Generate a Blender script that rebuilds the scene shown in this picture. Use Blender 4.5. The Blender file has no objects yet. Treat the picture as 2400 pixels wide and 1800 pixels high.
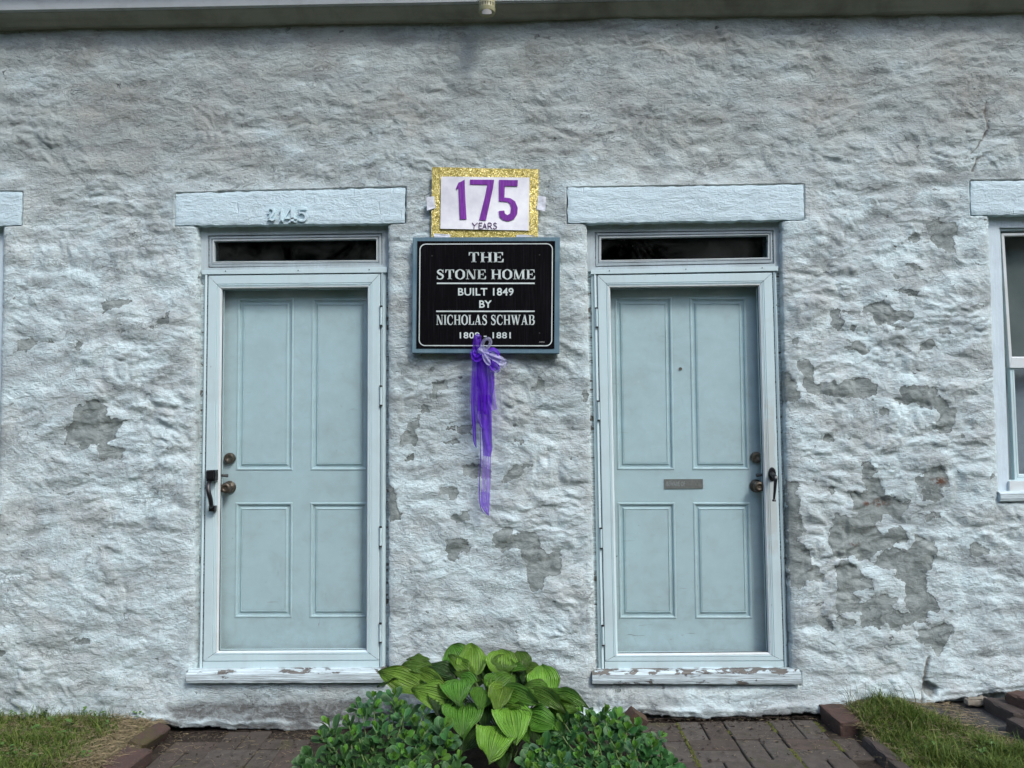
import bpy, bmesh, math, random
import numpy as np
from mathutils import Vector, Matrix, noise as mnoise

random.seed(7)
S = bpy.context.scene
COL = S.collection

# ------------------------------------------------------------------ camera
CAM = np.array([0.0, -4.0, 1.52])
FPX = 1812.0
YAW, PITCH, ROLL = -0.01562858, 0.05452379, -0.0092322
_F = np.array([math.sin(YAW)*math.cos(PITCH), math.cos(YAW)*math.cos(PITCH), math.sin(PITCH)])
_r = np.cross(_F, [0, 0, 1]); _r /= np.linalg.norm(_r); _u = np.cross(_r, _F)
_R = _r*math.cos(ROLL)+_u*math.sin(ROLL); _U = -_r*math.sin(ROLL)+_u*math.cos(ROLL)
cam = bpy.data.cameras.new('camera'); cam_o = bpy.data.objects.new('camera', cam); COL.objects.link(cam_o)
cam.sensor_width = 36; cam.lens = 36*FPX/2400; cam.clip_start = 0.05; cam.clip_end = 600
cam_o.matrix_world = Matrix(((_R[0], _U[0], -_F[0], CAM[0]), (_R[1], _U[1], -_F[1], CAM[1]),
                             (_R[2], _U[2], -_F[2], CAM[2]), (0, 0, 0, 1)))
S.camera = cam_o

# ------------------------------------------------------------------ light (overcast, brighter from upper right)
SUN_EL, SUN_AZ = math.radians(47), math.radians(36)      # azimuth measured from straight in front towards +x
W = bpy.data.worlds.new('World'); S.world = W; W.use_nodes = True
wn = W.node_tree; bg = wn.nodes['Background']
sky = wn.nodes.new('ShaderNodeTexSky'); sky.sky_type = 'NISHITA'; sky.sun_disc = False
sky.sun_elevation = SUN_EL; sky.sun_rotation = math.pi-SUN_AZ
sky.air_density = 1.0; sky.dust_density = 2.0; sky.ozone_density = 0.6
wn.links.new(sky.outputs[0], bg.inputs[0]); bg.inputs[1].default_value = 0.15
sl = bpy.data.lights.new('sun', 'SUN'); sl.energy = 1.0; sl.angle = math.radians(13); sl.color = (1, .99, .97)
so = bpy.data.objects.new('sun', sl); COL.objects.link(so)
sd = Vector((math.sin(SUN_AZ)*math.cos(SUN_EL), -math.cos(SUN_AZ)*math.cos(SUN_EL), math.sin(SUN_EL)))
so.rotation_euler = sd.to_track_quat('Z', 'Y').to_euler()
vs = S.view_settings; vs.view_transform = 'Standard'; vs.look = 'None'; vs.gamma = 1; vs.use_curve_mapping = False
vs.exposure = 0.97
S.render.engine = 'CYCLES'

# ------------------------------------------------------------------ helpers
def at(px, py, Y=0.0):
    d = _R*(px-1200)/FPX - _U*(py-900)/FPX + _F
    return CAM + d*((Y-CAM[1])/d[1])
def atz(px, py, Z=0.0):
    d = _R*(px-1200)/FPX - _U*(py-900)/FPX + _F
    return CAM + d*((Z-CAM[2])/d[2])
def q(pts, Y):                       # pixels -> (x, z) on the plane y = Y
    o = []
    for p in pts:
        w = at(p[0], p[1], Y); o.append((float(w[0]), float(w[2])))
    return o
def zp(pts, ox, oy, s):              # zoomed-crop coordinates -> pixels
    return [(ox+a/s, oy+b/s) for a, b in pts]

def tag(o, label=None, cat=None, group=None, kind=None):
    if label: o['label'] = label
    if cat: o['category'] = cat
    if group: o['group'] = group
    if kind: o['kind'] = kind
    return o
def empty(name, loc=(0, 0, 0)):
    o = bpy.data.objects.new(name, None); o.location = loc; o.empty_display_size = .1; COL.objects.link(o); return o
def link(name, me, mat=None, parent=None, smooth=False):
    if mat is not None and len(me.materials) == 0:
        me.materials.append(mat)
    if smooth:
        me.polygons.foreach_set('use_smooth', [True]*len(me.polygons))
    o = bpy.data.objects.new(name, me); COL.objects.link(o)
    if parent is not None:
        o.parent = parent
        if parent.type == 'EMPTY' or True:
            pl = parent
            loc = Vector((0, 0, 0))
            while pl is not None:
                loc += pl.location; pl = pl.parent
            o.matrix_parent_inverse = Matrix.Translation(-loc)
    return o
class MB:
    def __init__(s): s.v = []; s.f = []
    def add(s, vs, fs):
        n = len(s.v); s.v += [tuple(map(float, a)) for a in vs]; s.f += [tuple(i+n for i in f) for f in fs]
    def box(s, a, b):
        x0, y0, z0 = a; x1, y1, z1 = b
        s.add([(x0, y0, z0), (x1, y0, z0), (x1, y1, z0), (x0, y1, z0), (x0, y0, z1), (x1, y0, z1), (x1, y1, z1), (x0, y1, z1)],
              [(0, 3, 2, 1), (4, 5, 6, 7), (0, 1, 5, 4), (1, 2, 6, 5), (2, 3, 7, 6), (3, 0, 4, 7)])
    def prism(s, pts, y0, y1):       # pts: (x,z) outline, y0 front, y1 back
        n = len(pts); vs = [(p[0], y0, p[1]) for p in pts]+[(p[0], y1, p[1]) for p in pts]
        s.add(vs, [tuple(range(n)), tuple(range(2*n-1, n-1, -1))]+[(i, i+n, (i+1) % n+n, (i+1) % n) for i in range(n)])
    def quads(s, rows, closed=False):  # list of rows of points
        n = len(rows[0]); vs = [p for r in rows for p in r]; fs = []
        for j in range(len(rows)-1):
            for i in range(n if closed else n-1):
                k = (i+1) % n
                fs.append((j*n+i, j*n+k, (j+1)*n+k, (j+1)*n+i))
        s.add(vs, fs)
    def tube(s, pts, rad, seg=8, sx=1.0):
        pts = [Vector(p) for p in pts]; rows = []
        if not hasattr(rad, '__len__'): rad = [rad]*len(pts)
        for i, p in enumerate(pts):
            t = (pts[min(i+1, len(pts)-1)]-pts[max(i-1, 0)]).normalized()
            a = t.cross(Vector((0, 1, 0)));
            if a.length < 1e-3: a = t.cross(Vector((1, 0, 0)))
            a.normalize(); b = t.cross(a)
            rows.append([p+a*(math.cos(k*2*math.pi/seg)*rad[i]*sx)+b*(math.sin(k*2*math.pi/seg)*rad[i]) for k in range(seg)])
        s.quads(rows, True); n = len(s.v)
        s.f.append(tuple(range(n-seg, n))); s.f.append(tuple(range(n-seg*len(rows)+seg-1, n-seg*len(rows)-1, -1)))
    def lathe(s, c, prof, seg=24, axis='y', sx=1, sz=1):  # prof: (r, along) ; axis y: along towards viewer is -y
        rows = []
        for r, a in prof:
            row = []
            for k in range(seg):
                t = 2*math.pi*k/seg
                if axis == 'y': row.append((c[0]+math.cos(t)*r*sx, c[1]-a, c[2]+math.sin(t)*r*sz))
                else: row.append((c[0]+math.cos(t)*r*sx, c[1]+math.sin(t)*r*sz, c[2]+a))
            rows.append(row)
        s.quads(rows, True); n = len(s.v); s.f.append(tuple(range(n-seg, n)))
    def build(s, name, mat, parent=None, smooth=False, fix=True):
        me = bpy.data.meshes.new(name); me.from_pydata(s.v, [], s.f)
        if fix:
            b = bmesh.new(); b.from_mesh(me); bmesh.ops.recalc_face_normals(b, faces=b.faces); b.to_mesh(me); b.free()
        me.update(); return link(name, me, mat, parent, smooth)

def inset(quad, d):                  # quad TL,TR,BR,BL ; d: scalar or (top,right,bottom,left)
    if not hasattr(d, '__len__'): d = (d,)*4
    P = [Vector(p) for p in quad]; L = []
    c = sum(P, Vector((0, 0)))/4
    for i in range(4):
        a, b = P[i], P[(i+1) % 4]; t = (b-a).normalized(); n = Vector((-t.y, t.x))
        if (c-a).dot(n) < 0: n = -n
        L.append((a+n*d[i], t))
    out = []
    for i in range(4):
        (a, t), (b, u) = L[i-1], L[i]
        den = t.x*u.y-t.y*u.x; w = b-a; k = (w.x*u.y-w.y*u.x)/den
        out.append(a+t*k)
    return out
def ring(mb, quad, prof, gap=0.0, sides=(0, 1, 2, 3)):
    loops = [(inset(quad, d), y) for d, y in prof]
    for i in sides:
        j = (i+1) % 4; rows = []
        for lp, y in loops:
            a, b = lp[i], lp[j]; t = (b-a).normalized()*gap
            a2, b2 = a+t, b-t
            n = 6
            rows.append([(a2.x+(b2.x-a2.x)*k/n, y, a2.y+(b2.y-a2.y)*k/n) for k in range(n+1)])
        mb.quads(rows)

# ------------------------------------------------------------------ materials
def mat(name): 
    m = bpy.data.materials.new(name); m.use_nodes = True; return m
class N:
    def __init__(s, m): s.m = m; s.t = m.node_tree; s.b = s.t.nodes['Principled BSDF']; s.out = s.t.nodes['Material Output']
    def n(s, ty, **k):
        x = s.t.nodes.new(ty)
        for a, b in k.items(): setattr(x, a, b)
        return x
    def l(s, a, b): s.t.links.new(a, b)
    def coord(s, scale=(1, 1, 1), kind='Position', loc=(0, 0, 0)):
        if kind == 'Position': o = s.n('ShaderNodeNewGeometry').outputs['Position']
        else: o = s.n('ShaderNodeTexCoord').outputs[kind]
        mp = s.n('ShaderNodeMapping'); mp.inputs['Scale'].default_value = scale; mp.inputs['Location'].default_value = loc; s.l(o, mp.inputs[0]); return mp.outputs[0]
    def noise(s, sc, det=4, rough=.55, dist=0, vec=None, out='Fac'):
        x = s.n('ShaderNodeTexNoise'); x.inputs['Scale'].default_value = sc; x.inputs['Detail'].default_value = det
        x.inputs['Roughness'].default_value = rough; x.inputs['Distortion'].default_value = dist
        if vec is None: vec = s.coord()
        s.l(vec, x.inputs['Vector']); return x.outputs[out]
    def ramp(s, fac, stops):
        x = s.n('ShaderNodeValToRGB'); e = x.color_ramp.elements
        while len(e) < len(stops): e.new(.5)
        for i, (p, c) in enumerate(stops):
            e[i].position = p; e[i].color = (c, c, c, 1) if not hasattr(c, '__len__') else (*c, 1)
        s.l(fac, x.inputs[0]); return x.outputs[0]
    def mix(s, fac, a, b, mode='MIX'):
        x = s.n('ShaderNodeMix', data_type='RGBA', blend_type=mode)
        for inp, v in ((x.inputs['Factor'], fac), (x.inputs[6], a), (x.inputs[7], b)):
            if hasattr(v, 'is_output'): s.l(v, inp)
            elif hasattr(v, '__len__'): inp.default_value = (*v, 1)
            else: inp.default_value = v
        return x.outputs[2]
    def math(s, op, a, b=0.0, c=None, clamp=False):
        x = s.n('ShaderNodeMath', operation=op, use_clamp=clamp)
        for i, v in enumerate((a, b, c)):
            if v is None: continue
            if hasattr(v, 'is_output'): s.l(v, x.inputs[i])
            else: x.inputs[i].default_value = v
        return x.outputs[0]
    def bump(s, h, strength=.5, dist=.003, normal=None):
        x = s.n('ShaderNodeBump'); x.inputs['Strength'].default_value = strength; x.inputs['Distance'].default_value = dist
        s.l(h, x.inputs['Height'])
        if normal is not None: s.l(normal, x.inputs['Normal'])
        return x.outputs[0]
    def attr(s, name):
        x = s.n('ShaderNodeAttribute'); x.attribute_name = name; return x
    def set(s, color=None, rough=None, normal=None, spec=None, metal=None):
        for k, v in (('Base Color', color), ('Roughness', rough), ('Normal', normal), ('Specular IOR Level', spec), ('Metallic', metal)):
            if v is None: continue
            if hasattr(v, 'is_output'): s.l(v, s.b.inputs[k])
            elif hasattr(v, '__len__'): s.b.inputs[k].default_value = (*v, 1)
            else: s.b.inputs[k].default_value = v

def wall_material():
    m = mat('whitewash'); n = N(m)
    P = n.coord()
    big = n.noise(1.6, 5, .6, 0.6); mid = n.noise(7, 8, .65, 0.8, n.coord((.6, 1, 1.1)))
    brush = n.noise(1, 6, .62, 1.2, n.coord((24, 30, 46)))
    brush2 = n.noise(13, 3, .6, 4.0, n.coord((.8, 1, 1.4), loc=(3, 1, 7)))
    fine = n.noise(120, 4, .6); str_ = n.noise(1, 5, .65, .6, n.coord((9, 30, 110), loc=(1, 1, 6)))
    med = n.noise(34, 6, .62, .8, n.coord((.7, 1, 1)))
    # colour
    c = n.mix(n.ramp(mid, [(.38, 0), (.60, 1)]), (.42, .495, .505), (.61, .755, .775))
    c = n.mix(n.math('MULTIPLY', n.ramp(brush, [(.38, 1), (.55, 0)]), .22), c, (.36, .37, .37))
    ag = n.math('MULTIPLY', n.attr('aged').outputs['Fac'], n.ramp(n.noise(3.0, 8, .68, .8, n.coord((.55, 1, 1.3), loc=(2, 6, 1))), [(.36, .15), (.60, 1.1)]))
    c = n.mix(n.math('MULTIPLY', ag, .80, clamp=True), c, (.36, .395, .37))
    c = n.mix(n.math('MULTIPLY', n.ramp(str_, [(.48, 0), (.68, 1)]), .12), c, (.33, .36, .37))
    c = n.mix(n.math('MULTIPLY', n.ramp(str_, [(.28, 1), (.42, 0)]), .15), c, (.72, .82, .86))
    warm = n.ramp(n.noise(3.2, 6, .65, .5, n.coord((.8, 1, 1), loc=(9, 2, 4))), [(.46, 0), (.66, 1)])
    c = n.mix(n.math('MULTIPLY', warm, .24), c, (.55, .51, .45))
    g = n.attr('grime').outputs['Fac']
    gn = n.math('MULTIPLY', g, n.ramp(med, [(.3, 1.0), (.75, .45)]))
    c = n.mix(n.math('MULTIPLY', gn, 1.0, clamp=True), c, (.12, .125, .12))
    pits = n.ramp(n.noise(75, 3, .6, 0, n.coord(loc=(5, 5, 5))), [(.27, 1), (.33, 0)])
    c = n.mix(n.math('MULTIPLY', pits, .75), c, (.13, .125, .11))
    ln1 = n.math('ABSOLUTE', n.math('SUBTRACT', n.noise(1, 4, .6, 1.6, n.coord((4.5, 5, 11), loc=(7, 0, 2))), .5))
    ln2 = n.math('ABSOLUTE', n.math('SUBTRACT', n.noise(1, 4, .6, 1.2, n.coord((11, 9, 21), loc=(1, 4, 9))), .5))
    lm = n.math('MAXIMUM', n.math('SUBTRACT', 1.0, n.math('MULTIPLY', ln1, 75), clamp=True), n.math('MULTIPLY', .8, n.math('SUBTRACT', 1.0, n.math('MULTIPLY', ln2, 45), clamp=True)))
    lm = n.math('MULTIPLY', lm, n.ramp(n.noise(5, 5, .6, .4, n.coord((.8, 1, 1.3), loc=(3, 3, 3))), [(.48, 0), (.62, 1)]))
    c = n.mix(n.math('MULTIPLY', lm, .60), c, (.15, .155, .15))
    flk = n.ramp(n.noise(1, 5, .7, .5, n.coord((48, 30, 80), loc=(2, 2, 2))), [(.60, 0), (.68, 1)])
    c = n.mix(n.math('MULTIPLY', flk, .35), c, (.25, .27, .27))
    # peeled patches
    pn = n.math('SUBTRACT', n.noise(26, 6, .6, .4), .5)
    pn2 = n.math('SUBTRACT', n.noise(90, 3, .6), .5)
    s_ = n.math('ADD', n.attr('peel').outputs['Fac'], n.math('ADD', n.math('MULTIPLY', pn, .052), n.math('MULTIPLY', pn2, .016)))
    chips = n.math('SUBTRACT', n.noise(13, 4, .55, .3, n.coord((.7, 1, 1), loc=(1, 8, 2))), .70)
    s_ = n.math('MAXIMUM', s_, n.math('ADD', n.math('MULTIPLY', chips, .12), n.math('MULTIPLY', pn2, .006)))
    msk = n.math('MULTIPLY_ADD', s_, 700.0, .5, clamp=True)
    rim = n.math('SUBTRACT', 1.0, n.math('MULTIPLY', n.math('ABSOLUTE', n.math('SUBTRACT', s_, .001)), 420), clamp=True)
    rim = n.math('MULTIPLY', rim, n.ramp(n.noise(14, 3, .5), [(.42, 0), (.6, 1)]))
    pc = n.mix(n.ramp(n.noise(11, 8, .7, 1.2), [(.36, 0), (.64, 1)]), (.175, .207, .20), (.315, .36, .35))
    c = n.mix(msk, c, pc)
    c = n.mix(n.math('MULTIPLY', rim, .9), c, (.09, .09, .085))
    cr = n.attr('crack').outputs['Fac']
    c = n.mix(n.math('MULTIPLY', cr, n.ramp(med, [(.3, 1), (.7, .5)])), c, (.12, .105, .085))
    rust = n.attr('rust').outputs['Fac']
    c = n.mix(n.math('MULTIPLY', rust, n.ramp(n.noise(50, 4, .6), [(.42, 0), (.55, 1)])), c, (.11, .055, .035))
    h = n.math('ADD', n.math('MULTIPLY', brush, .55), n.math('ADD', n.math('MULTIPLY', brush2, .35), n.math('MULTIPLY', med, .95)))
    h = n.math('ADD', h, n.math('ADD', n.math('MULTIPLY', fine, .22), n.math('MULTIPLY', str_, .18)))
    h = n.math('MULTIPLY', h, n.math('MULTIPLY_ADD', msk, -.35, 1.0))
    h = n.math('SUBTRACT', h, n.math('MULTIPLY', pits, .5))
    h = n.math('SUBTRACT', h, n.math('MULTIPLY', lm, .45))
    h = n.math('SUBTRACT', h, n.math('MULTIPLY', flk, .10))
    h = n.math('SUBTRACT', h, n.math('MULTIPLY', msk, .42))
    n.set(c, .78, n.bump(h, .8, .0115), .25)
    return m

def paint_mat(name, base, dirt, rough=.45, amt=.5, bump=.25, grain=(8, 8, 60), streak=.0):
    m = mat(name); n = N(m)
    a = n.noise(5, 6, .62, .3); b = n.noise(1, 5, .6, .4, n.coord(grain)); d = n.noise(60, 3, .6)
    f = n.math('MULTIPLY', n.ramp(a, [(.45, 0), (.72, 1)]), amt)
    c = n.mix(f, base, dirt)
    c = n.mix(n.math('MULTIPLY', n.ramp(b, [(.5, 0), (.75, 1)]), amt*.5), c, dirt)
    sp = n.ramp(n.noise(38, 4, .7, 0, n.coord(loc=(4, 4, 4))), [(.255, 1), (.29, 0)])
    c = n.mix(n.math('MULTIPLY', sp, .8), c, tuple(x*.3 for x in dirt))
    n.set(c, n.ramp(a, [(.3, rough), (.8, min(1, rough+.25))]), n.bump(n.math('ADD', b, n.math('MULTIPLY', d, .3)), bump, .003), .4)
    return m

M = {}
M['wall'] = wall_material()
M['lintel'] = paint_mat('lintel_paint', (.575, .735, .785), (.44, .52, .56), .5, .35, 1.0, (22, 22, 60))
# stronger crackle on lintels
_n = N(M['lintel']); 
_h = _n.noise(1, 8, .7, 1.5, _n.coord((14, 14, 42), loc=(2, 0, 1))); _h2 = _n.noise(26, 5, .7, 1.0)
_cr = _n.ramp(_n.noise(1, 2, .5, .6, _n.coord((30, 5, 4))), [(.26, 1), (.29, 0)])
_n.l(_n.bump(_n.math('SUBTRACT', _n.math('ADD', _h, _n.math('MULTIPLY', _h2, .6)), _n.math('MULTIPLY', _cr, .5)), .85, .010), _n.b.inputs['Normal'])
M['digit'] = paint_mat('digit_paint', (.575, .735, .785), (.40, .46, .52), .45, .3, .1)
M['jamb'] = paint_mat('jamb_paint', (.42, .50, .53), (.22, .25, .25), .6, .6, .6, (60, 60, 6))
M['jamb_white'] = paint_mat('window_jamb_paint', (.58, .70, .76), (.36, .42, .47), .5, .4, .9, (60, 60, 8))
M['alu'] = paint_mat('painted_aluminium', (.53, .675, .70), (.40, .46, .47), .35, .35, .08, (50, 50, 3))
M['alu_light'] = paint_mat('pale_bead', (.62, .68, .69), (.40, .40, .34), .35, .45, .08, (40, 40, 3))
M['alu_worn'] = paint_mat('worn_aluminium', (.52, .52, .49), (.34, .32, .28), .4, .6, .1, (30, 30, 5))
M['door'] = paint_mat('inner_door_paint', (.46, .615, .65), (.33, .42, .43), .42, .42, .05, (6, 6, 20))
_n = N(M['door']); _b = _n.b.inputs['Base Color'].links[0].from_socket
_z = _n.n('ShaderNodeSeparateXYZ'); _n.l(_n.n('ShaderNodeNewGeometry').outputs['Position'], _z.inputs[0])
_low = _n.ramp(_n.math('MULTIPLY', _z.outputs[2], .5), [(.12, 1), (.42, .25)])
_s1 = _n.ramp(_n.noise(1, 2, .5, .8, _n.coord((7, 7, 60))), [(.715, 0), (.74, 1)]); _s2 = _n.ramp(_n.noise(1, 2, .5, 1.2, _n.coord((50, 50, 22), loc=(3, 3, 3))), [(.725, 0), (.75, 1)])
_d = _n.math('MULTIPLY', _n.ramp(_n.noise(9, 6, .7, .5), [(.45, 0), (.75, 1)]), .5)
_f = _n.math('MULTIPLY', _n.math('MAXIMUM', _n.math('MAXIMUM', _s1, _s2), _d), _low)
_n.l(_n.mix(_n.math('MULTIPLY', _f, .9), _b, (.20, .23, .22)), _n.b.inputs['Base Color'])
M['sign_blue'] = paint_mat('weathered_blue_wood', (.095, .175, .225), (.19, .29, .33), .7, .8, .6, (90, 90, 4))
M['gutter'] = paint_mat('gutter_paint', (.44, .48, .49), (.24, .25, .24), .45, .6, .1, (3, 3, 3))
M['fascia'] = paint_mat('grey_soffit', (.42, .43, .39), (.22, .22, .19), .6, .8, .2, (2, 30, 30))
M['yellow'] = paint_mat('yellowed_porcelain', (.34, .33, .19), (.14, .13, .07), .3, .7, .2, (9, 9, 9))
M['lead'] = paint_mat('grey_label', (.26, .26, .25), (.16, .16, .16), .6, .5, .2)
def simple(name, col, rough=.5, metal=0, spec=.5, bump=0, bs=80):
    m = mat(name); n = N(m); n.set(col, rough, None, spec, metal)
    v = n.noise(bs, 4, .6)
    n.l(n.mix(n.ramp(v, [(.3, 0), (.7, 1)]), tuple(c*.75 for c in col), tuple(min(1, c*1.15) for c in col)), n.b.inputs['Base Color'])
    if bump: n.l(n.bump(v, bump, .002), n.b.inputs['Normal'])
    return m
M['black_metal'] = simple('black_metal', (.012, .012, .014), .28)
M['black_metal2'] = simple('dull_black_metal', (.03, .033, .036), .45)
M['bronze'] = simple('aged_bronze', (.085, .070, .052), .42, .55, .5, .2, 60)
M['bronze_dark'] = simple('dark_bronze', (.05, .043, .035), .5, .5, .5, .2, 60)
M['brass'] = simple('dull_brass', (.20, .17, .10), .4, .6)
M['screw'] = simple('screw_steel', (.12, .12, .12), .5, .5)
M['dark'] = simple('dark_gap', (.02, .02, .02), .9)
M['room'] = simple('dim_room', (.06, .065, .06), .9)
M['lower_board'] = simple('lower_pane_tone', (.20, .25, .29), .9, bs=3)  # tone of the board added to lighten the lower pane
M['upper_pane_tone'] = simple('upper_board_tone', (.115, .15, .15), .9, bs=3)  # darker tone for the board added behind the upper pane
M['board'] = simple('mdf_label', (.16, .165, .15), .6)
M['label_txt'] = simple('faded_label_lettering', (.30, .33, .32), .6)
M['label_txt2'] = simple('worn_label_lettering', (.19, .20, .19), .6)
M['white_letter'] = paint_mat('sign_letter_paint', (.62, .70, .68), (.25, .29, .28), .6, .55, .2, (120, 120, 6))
M['paper'] = simple('white_paper', (.84, .86, .93), .6, 0, .3, .0, 6)
M['tape'] = simple('masking_tape', (.66, .70, .76), .5, 0, .4, .5, 50)
M['pen'] = simple('purple_pen', (.09, .02, .14), .6)

def black_wood():
    m = mat('black_painted_wood'); n = N(m)
    g = n.noise(1, 6, .65, .3, n.coord((170, 30, 4)))
    c = n.mix(n.ramp(g, [(.5, 0), (.75, 1)]), (.0025, .0025, .0035), (.012, .012, .015))
    n.set(c, .7, n.bump(g, .6, .003), .05); return m
M['black_wood'] = black_wood()
def marker():
    m = mat('purple_marker'); n = N(m)
    g = n.noise(1, 4, .6, .4, n.coord((120, 30, 14)))
    n.set(n.mix(n.ramp(g, [(.35, 0), (.7, 1)]), (.14, .020, .24), (.26, .05, .42)), .5, None, .3); return m
M['marker'] = marker()
def glitter():
    m = mat('gold_glitter'); n = N(m)
    v = n.n('ShaderNodeTexVoronoi'); v.inputs['Scale'].default_value = 480; n.l(n.coord(), v.inputs['Vector'])
    sep = n.n('ShaderNodeSeparateColor'); n.l(v.outputs['Color'], sep.inputs[0])
    c = n.ramp(sep.outputs[0], [(.0, (.22, .17, .03)), (.45, (.40, .32, .06)), (.8, (.62, .52, .14)), (1, (.95, .88, .5))])
    nm = n.n('ShaderNodeVectorMath', operation='SCALE')
    sub = n.n('ShaderNodeVectorMath', operation='SUBTRACT'); n.l(v.outputs['Color'], sub.inputs[0]); sub.inputs[1].default_value = (.5, .5, .5)
    n.l(sub.outputs[0], nm.inputs[0]); nm.inputs['Scale'].default_value = .6
    ad = n.n('ShaderNodeVectorMath', operation='ADD'); n.l(nm.outputs[0], ad.inputs[0]); n.l(n.n('ShaderNodeNewGeometry').outputs['Normal'], ad.inputs[1])
    no = n.n('ShaderNodeVectorMath', operation='NORMALIZE'); n.l(ad.outputs[0], no.inputs[0])
    n.set(c, .35, no.outputs[0], .5, .35); return m
M['glitter'] = glitter()
def glass(name, tint=(.985, .995, .995), refl=1.0, dirt=.04):
    m = mat(name); n = N(m); n.t.nodes.remove(n.b)
    tr = n.n('ShaderNodeBsdfTransparent'); tr.inputs[0].default_value = (*tint, 1)
    gl = n.n('ShaderNodeBsdfGlossy'); gl.inputs['Roughness'].default_value = .02; gl.inputs['Color'].default_value = (refl, refl, refl, 1)
    fr = n.n('ShaderNodeFresnel'); n.l(n.math('MULTIPLY_ADD', n.n('ShaderNodeNewGeometry').outputs['Backfacing'], 1/1.5-1.5, 1.5), fr.inputs['IOR'])
    fr2 = n.math('MULTIPLY', fr.outputs[0], .75, clamp=True)
    mx = n.n('ShaderNodeMixShader'); n.l(fr2, mx.inputs[0]); n.l(tr.outputs[0], mx.inputs[1]); n.l(gl.outputs[0], mx.inputs[2])
    df = n.n('ShaderNodeBsdfDiffuse'); df.inputs[0].default_value = (.5, .52, .5, 1)
    m2 = n.n('ShaderNodeMixShader'); n.l(n.math('MULTIPLY', n.ramp(n.noise(4, 6, .7, 1), [(.4, 0), (.8, 1)]), dirt), m2.inputs[0])
    n.l(mx.outputs[0], m2.inputs[1]); n.l(df.outputs[0], m2.inputs[2]); n.l(m2.outputs[0], n.out.inputs[0]); return m
M['glass'] = glass('storm_glass'); M['dark_glass'] = glass('transom_glass', (.5, .55, .55), 1.0, .05)
def sheer(name, col, alpha):
    m = mat(name); n = N(m); n.t.nodes.remove(n.b)
    df = n.n('ShaderNodeBsdfDiffuse'); df.inputs[0].default_value = (*col, 1)
    tl = n.n('ShaderNodeBsdfTranslucent'); tl.inputs[0].default_value = (*col, 1)
    gl = n.n('ShaderNodeBsdfGlossy'); gl.inputs[0].default_value = (*[min(1, c+.3) for c in col], 1); gl.inputs['Roughness'].default_value = .35
    a = n.n('ShaderNodeMixShader'); a.inputs[0].default_value = .45; n.l(df.outputs[0], a.inputs[1]); n.l(tl.outputs[0], a.inputs[2])
    b = n.n('ShaderNodeMixShader'); b.inputs[0].default_value = .06; n.l(a.outputs[0], b.inputs[1]); n.l(gl.outputs[0], b.inputs[2])
    tr = n.n('ShaderNodeBsdfTransparent')
    f = n.math('MULTIPLY', n.ramp(n.noise(1, 3, .6, .2, n.coord((90, 40, 9))), [(.3, .75), (.7, 1.0)]), alpha)
    c = n.n('ShaderNodeMixShader'); n.l(f, c.inputs[0]); n.l(tr.outputs[0], c.inputs[1]); n.l(b.outputs[0], c.inputs[2])
    n.l(c.outputs[0], n.out.inputs[0]); return m
M['purple'] = sheer('purple_organza', (.15, .02, .66), .84)
M['purple_sheer'] = sheer('thin_purple_organza', (.27, .10, .80), .54)
M['white_sheer'] = sheer('white_organza', (.66, .66, .92), .62)
M['faint_sheer'] = sheer('faint_white_organza', (.62, .64, .85), .28)

def sill_mat(th):
    m = mat('peeling_sill'); n = N(m)
    p = n.noise(1, 7, .68, .6, n.coord((9, 14, 26))); g = n.noise(1, 6, .65, .3, n.coord((6, 60, 130)))
    up = n.n('ShaderNodeSeparateXYZ'); n.l(n.n('ShaderNodeNewGeometry').outputs['Normal'], up.inputs[0])
    f = n.math('ADD', p, n.math('MULTIPLY', n.math('ABSOLUTE', up.outputs[2]), .12))
    msk = n.math('MULTIPLY_ADD', n.math('SUBTRACT', f, th), 60, .5, clamp=True)
    paint = n.mix(n.ramp(g, [(.4, 0), (.6, 1)]), (.34, .40, .41), (.60, .72, .75))
    wood = n.mix(n.ramp(g, [(.35, 0), (.65, 1)]), (.085, .078, .070), (.20, .19, .17))
    h = n.math('SUBTRACT', n.math('MULTIPLY', g, .8), n.math('MULTIPLY', msk, .5))
    n.set(n.mix(msk, paint, wood), .75, n.bump(h, 1.0, .006), .25); return m
M['sill1'] = sill_mat(.67); M['sill2'] = sill_mat(.625); M['sill3'] = sill_mat(.80)

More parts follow.
